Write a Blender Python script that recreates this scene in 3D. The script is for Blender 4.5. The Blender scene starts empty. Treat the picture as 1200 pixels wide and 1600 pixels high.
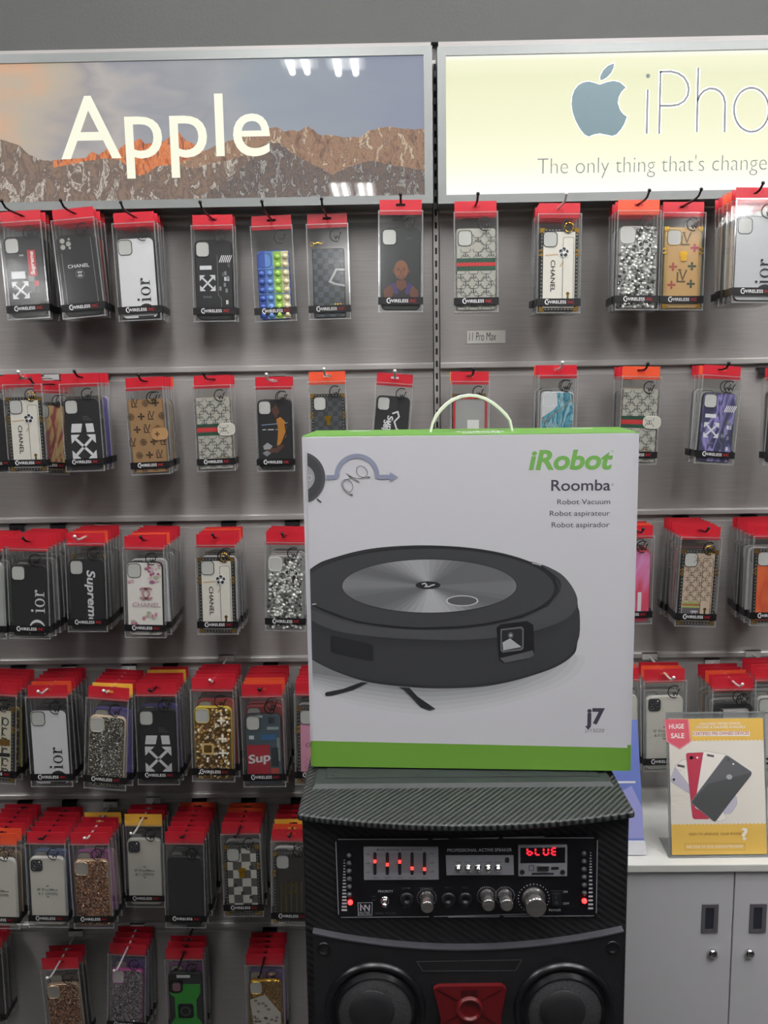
import bpy, math, random
import numpy as np
from mathutils import Vector, Matrix, Euler
random.seed(7)
C = bpy.context.scene.collection
scene = bpy.context.scene

# ------------------------------------------------------------------ camera
FPX, YAW, PITCH, ROLL = 1400.0, math.radians(0.8525), math.radians(8.2937), math.radians(-0.8825)
CZ, CD = 1.62, 1.932
fw = Vector((-math.sin(YAW)*math.cos(PITCH), math.cos(YAW)*math.cos(PITCH), -math.sin(PITCH)))
r0 = Vector((math.cos(YAW), math.sin(YAW), 0)); u0 = r0.cross(fw)
rt = r0*math.cos(ROLL) + u0*math.sin(ROLL); up = -r0*math.sin(ROLL) + u0*math.cos(ROLL)
CAM = Vector((0, -CD, CZ))
cd = bpy.data.cameras.new('camera'); cam = bpy.data.objects.new('camera', cd); C.objects.link(cam)
cd.sensor_fit = 'VERTICAL'; cd.sensor_height = 36; cd.lens = 36*FPX/1600; cd.clip_start = .02
cam.matrix_world = Matrix(((rt.x, up.x, -fw.x, CAM.x), (rt.y, up.y, -fw.y, CAM.y), (rt.z, up.z, -fw.z, CAM.z), (0, 0, 0, 1)))
scene.camera = cam

# ------------------------------------------------------------------ world, exposure
w = bpy.data.worlds.new('world'); scene.world = w; w.use_nodes = True
w.node_tree.nodes['Background'].inputs[0].default_value = (.80, .80, .84, 1)
w.node_tree.nodes['Background'].inputs[1].default_value = .22
vs = scene.view_settings; vs.view_transform = 'Standard'; vs.look = 'None'; vs.gamma = 1; vs.use_curve_mapping = False
vs.exposure = 0.0
TUBE_W = 38.0          # emission of the ceiling tubes
NEAR = -.34             # end of the near tubes towards the wall
SIGN_PICTURE = 0.74    # backlight of the picture sign
SIGN_PALE = 1.0       # backlight of the pale sign
scene.cycles.transparent_max_bounces = 32
scene.cycles.max_bounces = 8
scene.cycles.use_denoising = True
scene.cycles.sample_clamp_indirect = 4.0

def ray(x, y): return fw + rt*((x-600)/FPX) - up*((y-800)/FPX)
def on_y(x, y, Y):
    d = ray(x, y); return CAM + d*((Y-CAM.y)/d.y)
def on_z(x, y, Z):
    d = ray(x, y); return CAM + d*((Z-CAM.z)/d.z)
def proj(P):
    d = Vector(P)-CAM; z = d.dot(fw); return 600+FPX*d.dot(rt)/z, 800-FPX*d.dot(up)/z
class PL:
    """A flat surface in the room: origin, two axes in it and its outward normal."""
    def __init__(s, O, U, V):
        s.O = Vector(O); s.U = Vector(U).normalized(); s.V = Vector(V); s.V = (s.V - s.U*s.V.dot(s.U)).normalized(); s.N = s.U.cross(s.V)
    def px(s, x, y):
        d = ray(x, y); t = (s.O-CAM).dot(s.N)/d.dot(s.N); q = CAM + d*t - s.O; return (q.dot(s.U), q.dot(s.V))
    def P(s, a, b, h=0.0): return s.O + s.U*a + s.V*b + s.N*h
    def Q(s, x, y, h=0.0): return s.P(*s.px(x, y), h)

# ------------------------------------------------------------------ materials
def lin(c):
    return tuple(((v/255)/12.92 if v/255 <= .04045 else ((v/255+.055)/1.055)**2.4) for v in c[:3]) + (1,)
MATS = {}
def M(name, col=(128, 128, 128), rough=.5, metal=0., vary=.06, scale=40., bump=0., bscale=200., emit=0., spec=.5, stretch=None, alpha=1.):
    if name in MATS: return MATS[name]
    m = bpy.data.materials.new(name); MATS[name] = m; m.use_nodes = True
    nt = m.node_tree; b = nt.nodes['Principled BSDF']; L = nt.links.new
    c = lin(col)
    b.inputs['Base Color'].default_value = c; b.inputs['Roughness'].default_value = rough; b.inputs['Metallic'].default_value = metal
    b.inputs['Specular IOR Level'].default_value = spec
    tc = nt.nodes.new('ShaderNodeTexCoord'); mp = nt.nodes.new('ShaderNodeMapping'); L(tc.outputs['Object'], mp.inputs[0])
    if stretch: mp.inputs['Scale'].default_value = stretch
    n = nt.nodes.new('ShaderNodeTexNoise'); n.inputs['Scale'].default_value = scale; n.inputs['Detail'].default_value = 4; L(mp.outputs[0], n.inputs[0])
    mix = nt.nodes.new('ShaderNodeMix'); mix.data_type = 'RGBA'
    mix.inputs[6].default_value = tuple(v*(1-vary) for v in c[:3])+(1,); mix.inputs[7].default_value = tuple(min(1, v*(1+vary)) for v in c[:3])+(1,)
    L(n.outputs[0], mix.inputs[0]); L(mix.outputs[2], b.inputs['Base Color'])
    if bump:
        n2 = nt.nodes.new('ShaderNodeTexNoise'); n2.inputs['Scale'].default_value = bscale; L(mp.outputs[0], n2.inputs[0])
        bp = nt.nodes.new('ShaderNodeBump'); bp.inputs['Strength'].default_value = bump; bp.inputs['Distance'].default_value = .002
        L(n2.outputs[0], bp.inputs['Height']); L(bp.outputs[0], b.inputs['Normal'])
    if emit:
        L(mix.outputs[2], b.inputs['Emission Color']); b.inputs['Emission Strength'].default_value = emit
    m.diffuse_color = c
    return m
def node_mat(name):
    m = bpy.data.materials.new(name); MATS[name] = m; m.use_nodes = True
    nt = m.node_tree; return m, nt, nt.nodes['Principled BSDF'], nt.nodes.new, nt.links.new
def ramp(nt, stops, interp='LINEAR'):
    r = nt.nodes.new('ShaderNodeValToRGB'); r.color_ramp.interpolation = interp
    e = r.color_ramp.elements
    e[0].position, e[0].color = stops[0][0], lin(stops[0][1]); e[1].position, e[1].color = stops[-1][0], lin(stops[-1][1])
    for p, c in stops[1:-1]:
        k = e.new(p); k.color = lin(c)
    return r
def plastic(name, tint=(.975, .98, .975), gloss=.03, haze=.025, hazecol=(200, 200, 200)):
    m = bpy.data.materials.new(name); MATS[name] = m; m.use_nodes = True; nt = m.node_tree; nt.nodes.clear(); N = nt.nodes.new; L = nt.links.new
    o = N('ShaderNodeOutputMaterial'); t = N('ShaderNodeBsdfTransparent'); t.inputs[0].default_value = tint+(1,)
    g = N('ShaderNodeBsdfGlossy'); g.inputs['Roughness'].default_value = .12; g.inputs['Color'].default_value = (.9, .9, .9, 1)
    d = N('ShaderNodeBsdfDiffuse'); d.inputs[0].default_value = lin(hazecol)
    lw = N('ShaderNodeLayerWeight'); lw.inputs[0].default_value = .35
    mr = N('ShaderNodeMapRange'); mr.inputs[3].default_value = gloss; mr.inputs[4].default_value = .55; L(lw.outputs['Facing'], mr.inputs[0])
    tc = N('ShaderNodeTexCoord'); n = N('ShaderNodeTexNoise'); n.inputs['Scale'].default_value = 18; L(tc.outputs['Object'], n.inputs[0])
    bp = N('ShaderNodeBump'); bp.inputs['Strength'].default_value = .06; bp.inputs['Distance'].default_value = .004; L(n.outputs[0], bp.inputs['Height']); L(bp.outputs[0], g.inputs['Normal'])
    a = N('ShaderNodeMixShader'); a.inputs[0].default_value = haze; L(t.outputs[0], a.inputs[1]); L(d.outputs[0], a.inputs[2])
    b = N('ShaderNodeMixShader'); L(mr.outputs[0], b.inputs[0]); L(a.outputs[0], b.inputs[1]); L(g.outputs[0], b.inputs[2]); L(b.outputs[0], o.inputs[0])
    return m
def glitter(name, cols, scale=500., rough=.25, metal=.8, tilt=1.2):
    if name in MATS: return MATS[name]
    m, nt, b, N, L = node_mat(name)
    tc = N('ShaderNodeTexCoord'); v = N('ShaderNodeTexVoronoi'); v.inputs['Scale'].default_value = scale; L(tc.outputs['Object'], v.inputs[0])
    sx = N('ShaderNodeSeparateXYZ'); L(v.outputs['Color'], sx.inputs[0])
    r = ramp(nt, cols, 'CONSTANT'); L(sx.outputs[0], r.inputs[0]); L(r.outputs[0], b.inputs['Base Color'])
    g = N('ShaderNodeNewGeometry'); s = N('ShaderNodeVectorMath'); s.operation = 'MULTIPLY_ADD'
    s.inputs[1].default_value = (tilt,)*3; s.inputs[2].default_value = (-tilt/2,)*3; L(v.outputs['Color'], s.inputs[0])
    ad = N('ShaderNodeVectorMath'); ad.operation = 'ADD'; L(g.outputs['Normal'], ad.inputs[0]); L(s.outputs[0], ad.inputs[1])
    no = N('ShaderNodeVectorMath'); no.operation = 'NORMALIZE'; L(ad.outputs[0], no.inputs[0]); L(no.outputs[0], b.inputs['Normal'])
    b.inputs['Roughness'].default_value = rough; b.inputs['Metallic'].default_value = metal
    return m
def marble(name, cols, scale=18., dist=2.5, rough=.3, stretch=(1, 1, .5)):
    if name in MATS: return MATS[name]
    m, nt, b, N, L = node_mat(name)
    tc = N('ShaderNodeTexCoord'); mp = N('ShaderNodeMapping'); mp.inputs['Scale'].default_value = stretch; L(tc.outputs['Object'], mp.inputs[0])
    n = N('ShaderNodeTexNoise'); n.inputs['Scale'].default_value = scale; n.inputs['Detail'].default_value = 3; n.inputs['Distortion'].default_value = dist; L(mp.outputs[0], n.inputs[0])
    r = ramp(nt, cols); L(n.outputs[0], r.inputs[0]); L(r.outputs[0], b.inputs['Base Color']); b.inputs['Roughness'].default_value = rough
    return m
def checker(name, c1, c2, scale, rough=.5):
    if name in MATS: return MATS[name]
    m, nt, b, N, L = node_mat(name)
    tc = N('ShaderNodeTexCoord'); mp = N('ShaderNodeMapping'); mp.inputs['Location'].default_value = (.0003, .05, .0004); mp.inputs['Scale'].default_value = (1, 0, 1); L(tc.outputs['Object'], mp.inputs[0])
    k = N('ShaderNodeTexChecker'); k.inputs['Scale'].default_value = scale; k.inputs['Color1'].default_value = lin(c1); k.inputs['Color2'].default_value = lin(c2)
    L(mp.outputs[0], k.inputs[0]); L(k.outputs[0], b.inputs['Base Color']); b.inputs['Roughness'].default_value = rough
    return m

# ------------------------------------------------------------------ mesh building
class MB:
    def __init__(s): s.v = []; s.f = []; s.mi = []; s.mats = []; s.smooth = []
    def slot(s, m):
        if m not in s.mats: s.mats.append(m)
        return s.mats.index(m)
    def poly(s, pts, m, sm=False):
        k = len(s.v); s.v += [tuple(p) for p in pts]; s.f.append(tuple(range(k, k+len(pts)))); s.mi.append(s.slot(m)); s.smooth.append(sm)
    def faces(s, pts, fs, m, sm=False):
        k = len(s.v); s.v += [tuple(p) for p in pts]; i = s.slot(m)
        for f in fs: s.f.append(tuple(k+j for j in f)); s.mi.append(i); s.smooth.append(sm)
    def box(s, x0, x1, y0, y1, z0, z1, m):
        s.faces([(x, y, z) for x in (x0, x1) for y in (y0, y1) for z in (z0, z1)],
                [(0, 1, 3, 2), (4, 6, 7, 5), (0, 4, 5, 1), (2, 3, 7, 6), (0, 2, 6, 4), (1, 5, 7, 3)], m)
    def loft(s, rings, m, cap0=True, cap1=True, sm=False, closed=True):
        n = len(rings[0]); pts = [p for r in rings for p in r]; fs = []
        for i in range(len(rings)-1):
            for j in range(n if closed else n-1):
                fs.append((i*n+j, i*n+(j+1) % n, (i+1)*n+(j+1) % n, (i+1)*n+j))
        s.faces(pts, fs, m, sm)
        if cap0: s.poly(list(rings[0])[::-1], m)
        if cap1: s.poly(rings[-1], m)
    def tube(s, pts, r, m, n=8, caps=True):
        pts = [Vector(p) for p in pts]; rings = []; pu = None
        for i, p in enumerate(pts):
            t = (pts[min(i+1, len(pts)-1)] - pts[max(i-1, 0)]).normalized()
            if pu is None: pu = t.orthogonal().normalized()
            pu = (pu - t*pu.dot(t)).normalized(); v = t.cross(pu); rr = r[i] if isinstance(r, (list, tuple)) else r
            rings.append([p + (pu*math.cos(2*math.pi*k/n) + v*math.sin(2*math.pi*k/n))*rr for k in range(n)])
        s.loft(rings, m, caps, caps, True)
    def revolve(s, prof, m, P, n=40, sm=True, cap=False):
        """prof: (radius, height) pairs; P(a, b, h) maps onto a plane."""
        rings = [[P(r*math.cos(2*math.pi*k/n), r*math.sin(2*math.pi*k/n), h) for k in range(n)] for r, h in prof]
        s.loft(rings, m, cap, cap, sm)
    def plate(s, p2, P, h0, h1, m, side=None):
        """a slab with outline p2 standing on a plane from height h0 to h1 (front)."""
        side = side or m; n = len(p2); a = [P(x, y, h0) for x, y in p2]; b = [P(x, y, h1) for x, y in p2]
        s.faces(a+b, [(i, (i+1) % n, n+(i+1) % n, n+i) for i in range(n)], side); s.poly(b, m); s.poly(a[::-1], side)
    def stroke(s, pts, wd, P, m, closed=False, h=0.0):
        pts = [Vector((p[0], p[1])) for p in pts]; n = len(pts); Lp = []; Rp = []
        for i in range(n):
            a = pts[(i-1) % n] if (closed or i > 0) else pts[i]; b = pts[(i+1) % n] if (closed or i < n-1) else pts[i]
            t1 = (pts[i]-a); t2 = (b-pts[i])
            t1 = t1.normalized() if t1.length > 1e-9 else t2.normalized(); t2 = t2.normalized() if t2.length > 1e-9 else t1
            t = t1+t2; t = t.normalized() if t.length > 1e-6 else t1
            nn = Vector((-t.y, t.x)); k = max(.45, abs(t.dot(t1)))
            Lp.append(pts[i]+nn*wd/2/k); Rp.append(pts[i]-nn*wd/2/k)
        q = [P(p.x, p.y, h) for p in Lp+Rp]
        s.faces(q, [(n+i, n+(i+1) % n, (i+1) % n, i) for i in range(n if closed else n-1)], m)
    def flat(s, p2, P, m, h=0.0): s.poly([P(x, y, h) for x, y in p2], m)
    def ring2(s, outer, inner, P, m, h=0.0, h2=None):
        n = len(outer); s.faces([P(x, y, h) for x, y in outer]+[P(x, y, h if h2 is None else h2) for x, y in inner], [(i, (i+1) % n, n+(i+1) % n, n+i) for i in range(n)], m)
    def text(s, body, P, x0, y0, cap, m, width=None, off=0., shear=0., rot=0, h=0.0, center=False):
        vv, ff, x_min, x_max = text2d(body, off, shear)
        sx = cap if width is None else width/(x_max-x_min)
        wd = (x_max-x_min)*sx
        q = []
        for x, y in vv:
            a = (x-x_min)*sx - (wd/2 if center else 0); b = y*cap - (cap/2 if center else 0)
            if rot == 90: a, b = -b, a
            elif rot == -90: a, b = b, -a
            elif rot == 180: a, b = -a, -b
            elif rot: cc, ss = math.cos(math.radians(rot)), math.sin(math.radians(rot)); a, b = a*cc-b*ss, a*ss+b*cc
            q.append(P(x0+a, y0+b, h))
        s.faces(q, ff, m)
    def mesh(s, name):
        me = bpy.data.meshes.new(name); me.from_pydata(s.v, [], s.f)
        for m in s.mats: me.materials.append(m)
        me.polygons.foreach_set('material_index', s.mi); me.polygons.foreach_set('use_smooth', s.smooth); me.update(); me.validate()
        return me
    def obj(s, name, parent=None, bevel=0., seg=2):
        o = bpy.data.objects.new(name, s.mesh(name)); C.objects.link(o)
        if parent: adopt(o, parent)
        if bevel:
            b = o.modifiers.new('bevel', 'BEVEL'); b.width = bevel; b.segments = seg; b.limit_method = 'ANGLE'; b.angle_limit = math.radians(40)
        return o
def adopt(o, parent):
    o.parent = parent; o.matrix_parent_inverse = Matrix.Translation(parent.location).inverted() if parent.rotation_euler == Euler((0, 0, 0)) else parent.matrix_world.inverted()
TC = {}
def text2d(body, off, shear):
    k = (body, off, shear)
    if k not in TC:
        def grab(b, o, sh):
            cu = bpy.data.curves.new('t', 'FONT'); cu.body = b; cu.offset = o; cu.resolution_u = 5; cu.shear = sh
            ob = bpy.data.objects.new('t', cu); C.objects.link(ob)
            me = bpy.data.meshes.new_from_object(ob.evaluated_get(bpy.context.evaluated_depsgraph_get()))
            vv = [(v.co.x, v.co.y) for v in me.vertices]; ff = [tuple(p.vertices) for p in me.polygons]
            bpy.data.objects.remove(ob); bpy.data.curves.remove(cu); bpy.data.meshes.remove(me); return vv, ff
        if 'cap' not in TC:
            hv, _ = grab('H', 0, 0); TC['cap'] = max(y for x, y in hv)
        vv, ff = grab(body, off, shear); c = TC['cap']; vv = [(x/c, y/c) for x, y in vv]
        TC[k] = (vv, ff, min(x for x, y in vv), max(x for x, y in vv))
    return TC[k]
def ell(cx, cy, rx, ry, n=32, a0=0., a1=360.):
    full = abs(a1-a0-360) < 1e-6
    return [(cx+rx*math.cos(math.radians(a0+(a1-a0)*k/(n if full else n-1))), cy+ry*math.sin(math.radians(a0+(a1-a0)*k/(n if full else n-1)))) for k in range(n)]
def rrect(cx, cy, wd, ht, r, n=5):
    out = []
    for sx, sy, a in ((1, 1, 0), (-1, 1, 90), (-1, -1, 180), (1, -1, 270)):
        for k in range(n): t = math.radians(a+90*k/(n-1)); out.append((cx+sx*(wd/2-r)+r*math.cos(t), cy+sy*(ht/2-r)+r*math.sin(t)))
    return out
def empty(name, loc, label, cat, group=None, rot=None):
    o = bpy.data.objects.new(name, None); C.objects.link(o); o.location = loc; o.empty_display_size = .02
    if rot: o.rotation_euler = rot
    tag(o, label, cat, group); return o
def tag(o, label, cat, group=None):
    o['label'] = label; o['category'] = cat
    if group: o['group'] = group
def struct(o): o['kind'] = 'structure'; return o
def XZ(y):          # plane facing the camera, with world coordinates
    return lambda a, b, h=0.0: Vector((a, y-h, b))

# common materials
def wall_laminate():
    m, nt, b, N, L = node_mat('grey_brushed_laminate')
    tc = N('ShaderNodeTexCoord'); mp = N('ShaderNodeMapping'); mp.inputs['Scale'].default_value = (3, 3, 260); L(tc.outputs['Object'], mp.inputs[0])
    n = N('ShaderNodeTexNoise'); n.inputs['Scale'].default_value = 3; n.inputs['Detail'].default_value = 5; L(mp.outputs[0], n.inputs[0])
    r = ramp(nt, [(.3, (144, 140, 138)), (.7, (160, 156, 154))]); L(n.outputs[0], r.inputs[0]); L(r.outputs[0], b.inputs['Base Color'])
    n2 = N('ShaderNodeTexNoise'); n2.inputs['Scale'].default_value = 420; L(tc.outputs['Object'], n2.inputs[0])
    bp = N('ShaderNodeBump'); bp.inputs['Strength'].default_value = .22; bp.inputs['Distance'].default_value = .001; L(n2.outputs[0], bp.inputs['Height']); L(bp.outputs[0], b.inputs['Normal'])
    b.inputs['Roughness'].default_value = .3; b.inputs['Specular IOR Level'].default_value = .45
    return m
LAM = wall_laminate()
ALU = M('satin_aluminium', (180, 177, 174), .4, .25, .04, 6, stretch=(1, 30, 30))
ALU_D = M('dark_aluminium_channel', (112, 110, 108), .5, .3)
PAINT = M('grey_painted_plaster', (64, 65, 63), .75, 0, .03, 3, bump=.35, bscale=170)
FRAME = M('silver_sign_frame', (136, 139, 138), .4, .45, .03)
BLACK = M('black_plastic', (22, 22, 24), .4)
BLK_METAL = M('black_wire', (28, 28, 30), .3, .6)
SILV_CLIP = M('silver_clip', (225, 225, 222), .3, .35)
CHROME = M('chrome', (215, 215, 215), .12, 1.0, .02)
WHITE_CARD = M('white_card', (222, 222, 226), .55, 0, .02)

# ------------------------------------------------------------------ the room
ZR = [CZ + (.03603-.305*k)*(.32/.305) for k in range(-1, 6)]     # slat rails, top one first
SEAM = on_y(681, 360, 0).x
XL, XRR = -2.6, 2.4
def wall_back():
    mb = MB()
    tops = [ZR[0]+.32] + [z-.030 for z in ZR]; bots = [z for z in ZR] + [0.0]
    for (x0, x1) in ((XL, SEAM-.0075), (SEAM+.0075, XRR)):
        for i, (t, bb) in enumerate(zip(tops, bots)):
            mb.box(x0, x1, 0, .018, bb, t, LAM)
    mb.box(XL, XRR, .018, .03, 0, ZR[0]+.32, ALU_D)
    mb.box(XL, XRR, -.0, .03, ZR[0]+.32, 3.05, PAINT)
    return struct(mb.obj('wall_back'))
wall_back()
n_t = 0
for z in ZR:
    for (x0, x1) in ((XL, SEAM-.0075), (SEAM+.0075, XRR)):
        n_t += 1; mb = MB()
        prof = [(.0, 0), (-.007, -.001), (-.009, -.003), (-.009, -.0115), (-.0065, -.0135), (.0035, -.0145), (.0035, -.0275), (.0005, -.0280), (.0005, -.0305), (.017, -.0305), (.017, 0)]
        mb.loft([[(x0, y, z+dz) for y, dz in prof], [(x1, y, z+dz) for y, dz in prof]], ALU)
        struct(mb.obj('trim_%d' % n_t))
mb = MB()                                                         # slotted standard in the seam
mb.box(SEAM-.0055, SEAM+.0055, -.003, .015, .02, 2.262, ALU)
zz = 2.255
while zz > .05:
    mb.box(SEAM-.0022, SEAM+.0022, -.0036, -.0028, zz-.013, zz, M('slot_black', (26, 26, 28), .8)); zz -= .0258
struct(mb.obj('trim_%d' % (n_t+1)))
FLOORM = M('grey_floor_tile', (48, 46, 45), .35, 0, .1, 3)
WALLM = M('warm_grey_wall', (84, 82, 80), .8, 0, .03)
CEILM = M('white_ceiling_tile', (118, 117, 114), .85, 0, .04, 60)
RX0, RX1, RY0, HC = -5.0, 4.2, -8.0, 3.05
for nm, b, m in (('floor', (RX0, RX1, RY0, .06, -.05, 0), FLOORM), ('ceiling', (RX0, RX1, RY0, .06, HC, HC+.05), CEILM),
                 ('wall_left', (RX0-.05, RX0, RY0, .06, 0, HC), WALLM), ('wall_right', (RX1, RX1+.05, RY0, .06, 0, HC), WALLM), ('wall_front', (RX0, RX1, RY0-.05, RY0, 0, HC), WALLM)):
    q = MB(); q.box(*b, m); struct(q.obj(nm))
for nm, x0, x1 in (('wall_side', RX0, XL), ('wall_corner', XRR, RX1)):
    q = MB(); q.box(x0, x1, 0, .03, 0, HC, PAINT); struct(q.obj(nm))

# ceiling tubes: twin-tube battens where the picture sign mirrors them, plus unseen ones added for fill
TUBE = M('tube_glow', (251, 250, 250), .5, 0, .0, emit=TUBE_W)
HOUS = M('white_batten', (225, 225, 222), .5)
def mirrored(x, y):
    """where on the ceiling the tube stands whose reflection in the glossy sign is seen at x, y"""
    d = ray(x, y); p = CAM + d*((-.0682-CAM.y)/d.y); d = Vector((d.x, -d.y, d.z)); return p + d*((HC-.052-p.z)/d.z)
def batten(xa, xb, y0, y1, label):
    xm = (xa+xb)/2; t = empty('ceiling_light', (xm, (y0+y1)/2, HC), label, 'ceiling light', 'twin tube ceiling lights')
    q = MB(); q.box(xa-.05, xb+.05, y0-.02, y1+.02, HC-.035, HC-.0005, HOUS); q.obj('housing', t, .005)
    for x in (xa, xb):
        q = MB(); q.tube([(x, y0, HC-.052), (x, y1, HC-.052)], .014, TUBE, 10); q.obj('tube', t)
N1 = [mirrored(*p) for p in ((457, 113), (481, 115), (529, 115), (556, 114))]; F1 = [mirrored(*p) for p in ((520.7, 290), (536.5, 289), (563, 290), (577, 291))]
for xa, xb, y0, y1, lab in [
    (N1[0].x, N1[1].x, N1[0].y, NEAR, 'first twin tube ceiling light mirrored at the top of the mountain sign'),
    (N1[2].x, N1[3].x, N1[2].y, NEAR, 'second twin tube ceiling light mirrored at the top of the mountain sign'),
    (F1[0].x, F1[1].x, F1[0].y-1.2, F1[0].y, 'first far twin tube ceiling light, mirrored at the base of the mountain sign'),
    (F1[2].x, F1[3].x, F1[2].y-1.2, F1[2].y, 'second far twin tube ceiling light, mirrored at the base of the mountain sign'),
    (-3.2, -3.08, -6.60, -5.35, 'far twin tube ceiling light over the side aisle'),
    (.58, .66, N1[0].y, NEAR, 'first added twin tube fill light in front of the pale sign'),  # unseen pair, added to brighten the upper wall
    (.86, .94, N1[0].y, NEAR, 'second added twin tube fill light in front of the pale sign'),
    (1.62, 1.70, N1[0].y, NEAR, 'first added twin tube fill light over the low cabinet'),  # unseen pair, added for more light on the right
    (1.90, 1.98, N1[0].y, NEAR, 'second added twin tube fill light over the low cabinet'),
    (2.1, 2.18, -4.6, -3.3, 'added rear twin tube fill light on the cabinet side'),  # unseen, added for general fill
    (-2.04, -1.96, N1[0].y, NEAR, 'first added twin tube fill light past the end of the mountain sign'),  # unseen pair, added to brighten the left end
    (-2.32, -2.24, N1[0].y, NEAR, 'second added twin tube fill light past the end of the mountain sign')]:
    batten(xa, xb, y0, y1, lab)

# ------------------------------------------------------------------ signs
SP = PL((0, -.07, 0), (1, 0, 0), (0, 0, 1))
def Wp(x, y): return SP.px(x, y)
def sign_frame(t, x0, x1, z0, z1, fwid=.0165):
    q = MB()
    for (o, i) in (((x0, z1, x1, z1), (x0+fwid, z1-fwid, x1-fwid, z1-fwid)), ((x1, z1, x1, z0), (x1-fwid, z1-fwid, x1-fwid, z0+fwid)),
                   ((x1, z0, x0, z0), (x1-fwid, z0+fwid, x0+fwid, z0+fwid)), ((x0, z0, x0, z1), (x0+fwid, z0+fwid, x0+fwid, z1-fwid))):
        p2 = [(o[0], o[1]), (o[2], o[3]), (i[2], i[3]), (i[0], i[1])]
        q.plate(p2, SP.P, -.068, .004, FRAME)
    q.obj('frame', t, .0015)
lx1, lz1 = Wp(675, 72); _, lz0 = Wp(672, 318); lx0 = lx1-1.22
ls = empty('light_box_sign', (lx0, -.07, lz0), 'backlit mountain picture sign with large white lettering above the racks', 'sign')
sign_frame(ls, lx0, lx1, lz0, lz1)
IX0, IX1, IZ0, IZ1 = lx0+.0165, lx1-.0165, lz0+.0165, lz1-.0165
def emis(m, nt, b, col_out, strength, rough=.02):
    b.inputs['Base Color'].default_value = (.02, .02, .02, 1); b.inputs['Roughness'].default_value = rough
    nt.links.new(col_out, b.inputs['Emission Color']); b.inputs['Emission Strength'].default_value = strength
def sky_mat():
    m, nt, b, N, L = node_mat('printed_dusk_sky')
    tc = N('ShaderNodeTexCoord'); sx = N('ShaderNodeSeparateXYZ'); L(tc.outputs['Object'], sx.inputs[0])
    mx = N('ShaderNodeMapRange'); a0, a1 = Wp(0, 150)[0], Wp(665, 150)[0]; mx.inputs[1].default_value = a0-.1; mx.inputs[2].default_value = a1; L(sx.outputs[0], mx.inputs[0])
    mp = N('ShaderNodeMapping'); mp.inputs['Scale'].default_value = (1, 1, 2.6); L(tc.outputs['Object'], mp.inputs[0])
    n = N('ShaderNodeTexNoise'); n.inputs['Scale'].default_value = 4.5; n.inputs['Detail'].default_value = 3.5; L(mp.outputs[0], n.inputs[0])
    ad = N('ShaderNodeMath'); ad.operation = 'MULTIPLY_ADD'; ad.inputs[1].default_value = .55; L(n.outputs[0], ad.inputs[0])
    su = N('ShaderNodeMath'); su.operation = 'SUBTRACT'; L(mx.outputs[0], su.inputs[0]); su.inputs[1].default_value = .22; L(su.outputs[0], ad.inputs[2])
    r = ramp(nt, [(0.0, (226, 158, 104)), (.10, (204, 162, 132)), (.20, (178, 166, 150)), (.28, (172, 162, 152)), (.36, (152, 148, 150)), (.42, (172, 166, 162)), (.5, (146, 147, 154)), (.6, (156, 158, 162)), (.72, (144, 151, 160)), (.85, (140, 147, 158)), (1., (136, 141, 158))])
    L(ad.outputs[0], r.inputs[0]); emis(m, nt, b, r.outputs[0], SIGN_PICTURE*1.45); return m
def rock_mat(name, stops, scale, strength, stretch=(1.6, 1, .8)):
    m, nt, b, N, L = node_mat(name)
    tc = N('ShaderNodeTexCoord'); mp = N('ShaderNodeMapping'); mp.inputs['Scale'].default_value = stretch; mp.inputs['Rotation'].default_value = (0, .5, 0); L(tc.outputs['Object'], mp.inputs[0])
    n = N('ShaderNodeTexNoise'); n.inputs['Scale'].default_value = scale; n.inputs['Detail'].default_value = 9; n.inputs['Roughness'].default_value = .68; n.inputs['Distortion'].default_value = .6; L(mp.outputs[0], n.inputs[0])
    r = ramp(nt, stops); L(n.outputs[0], r.inputs[0]); emis(m, nt, b, r.outputs[0], strength); return m
q = MB(); q.box(IX0, IX1, -.074+.006, -.06, IZ0, IZ1, sky_mat())
SFP = lambda a, b, h=0.0: Vector((a, -.0682-h, b))
def z1p(pts): return [(p[0]/2.857, 60+p[1]/2.857) for p in pts]
def z2p(pts): return [(380+p[0]/2.857, 60+p[1]/2.857) for p in pts]
def z3p(pts): return [(780+p[0]/2.857, 60+p[1]/2.857) for p in pts]
def ridge(pts, m, h, jag=1.2):
    out = []
    for (a, b) in zip(pts, pts[1:]):
        k = max(1, int(abs(b[0]-a[0])/4))
        for i in range(k):
            t = i/k; out.append((a[0]+(b[0]-a[0])*t, a[1]+(b[1]-a[1])*t + (random.uniform(-jag, jag) if i else 0)))
    out.append(pts[-1])
    top = [Wp(x, y) for x, y in out]; top = [(max(IX0, min(IX1, a)), b) for a, b in top]
    top[0] = (top[0][0], top[0][1])
    q.poly([SFP(a, b, h) for a, b in top] + [SFP(top[-1][0], IZ0, h), SFP(top[0][0], IZ0, h)], m)
SPI = SIGN_PICTURE*1.45
R_OR = rock_mat('printed_sunlit_rock', [(.32, (104, 66, 66)), (.42, (190, 104, 62)), (.52, (216, 132, 82)), (.58, (128, 82, 72)), (.7, (196, 120, 80))], 34, SPI, (2.2, 1, .7))
R_BR = rock_mat('printed_brown_ridge', [(.3, (84, 72, 70)), (.42, (130, 102, 86)), (.5, (158, 126, 102)), (.56, (120, 96, 86)), (.59, (206, 186, 158)), (.63, (170, 140, 112)), (.7, (100, 88, 84))], 34, SPI)
R_GR = rock_mat('printed_snowy_rock', [(.3, (84, 74, 72)), (.42, (136, 114, 98)), (.5, (104, 90, 84)), (.545, (128, 112, 100)), (.575, (206, 198, 186)), (.6, (116, 102, 94)), (.7, (164, 146, 126))], 28, SPI)
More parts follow.
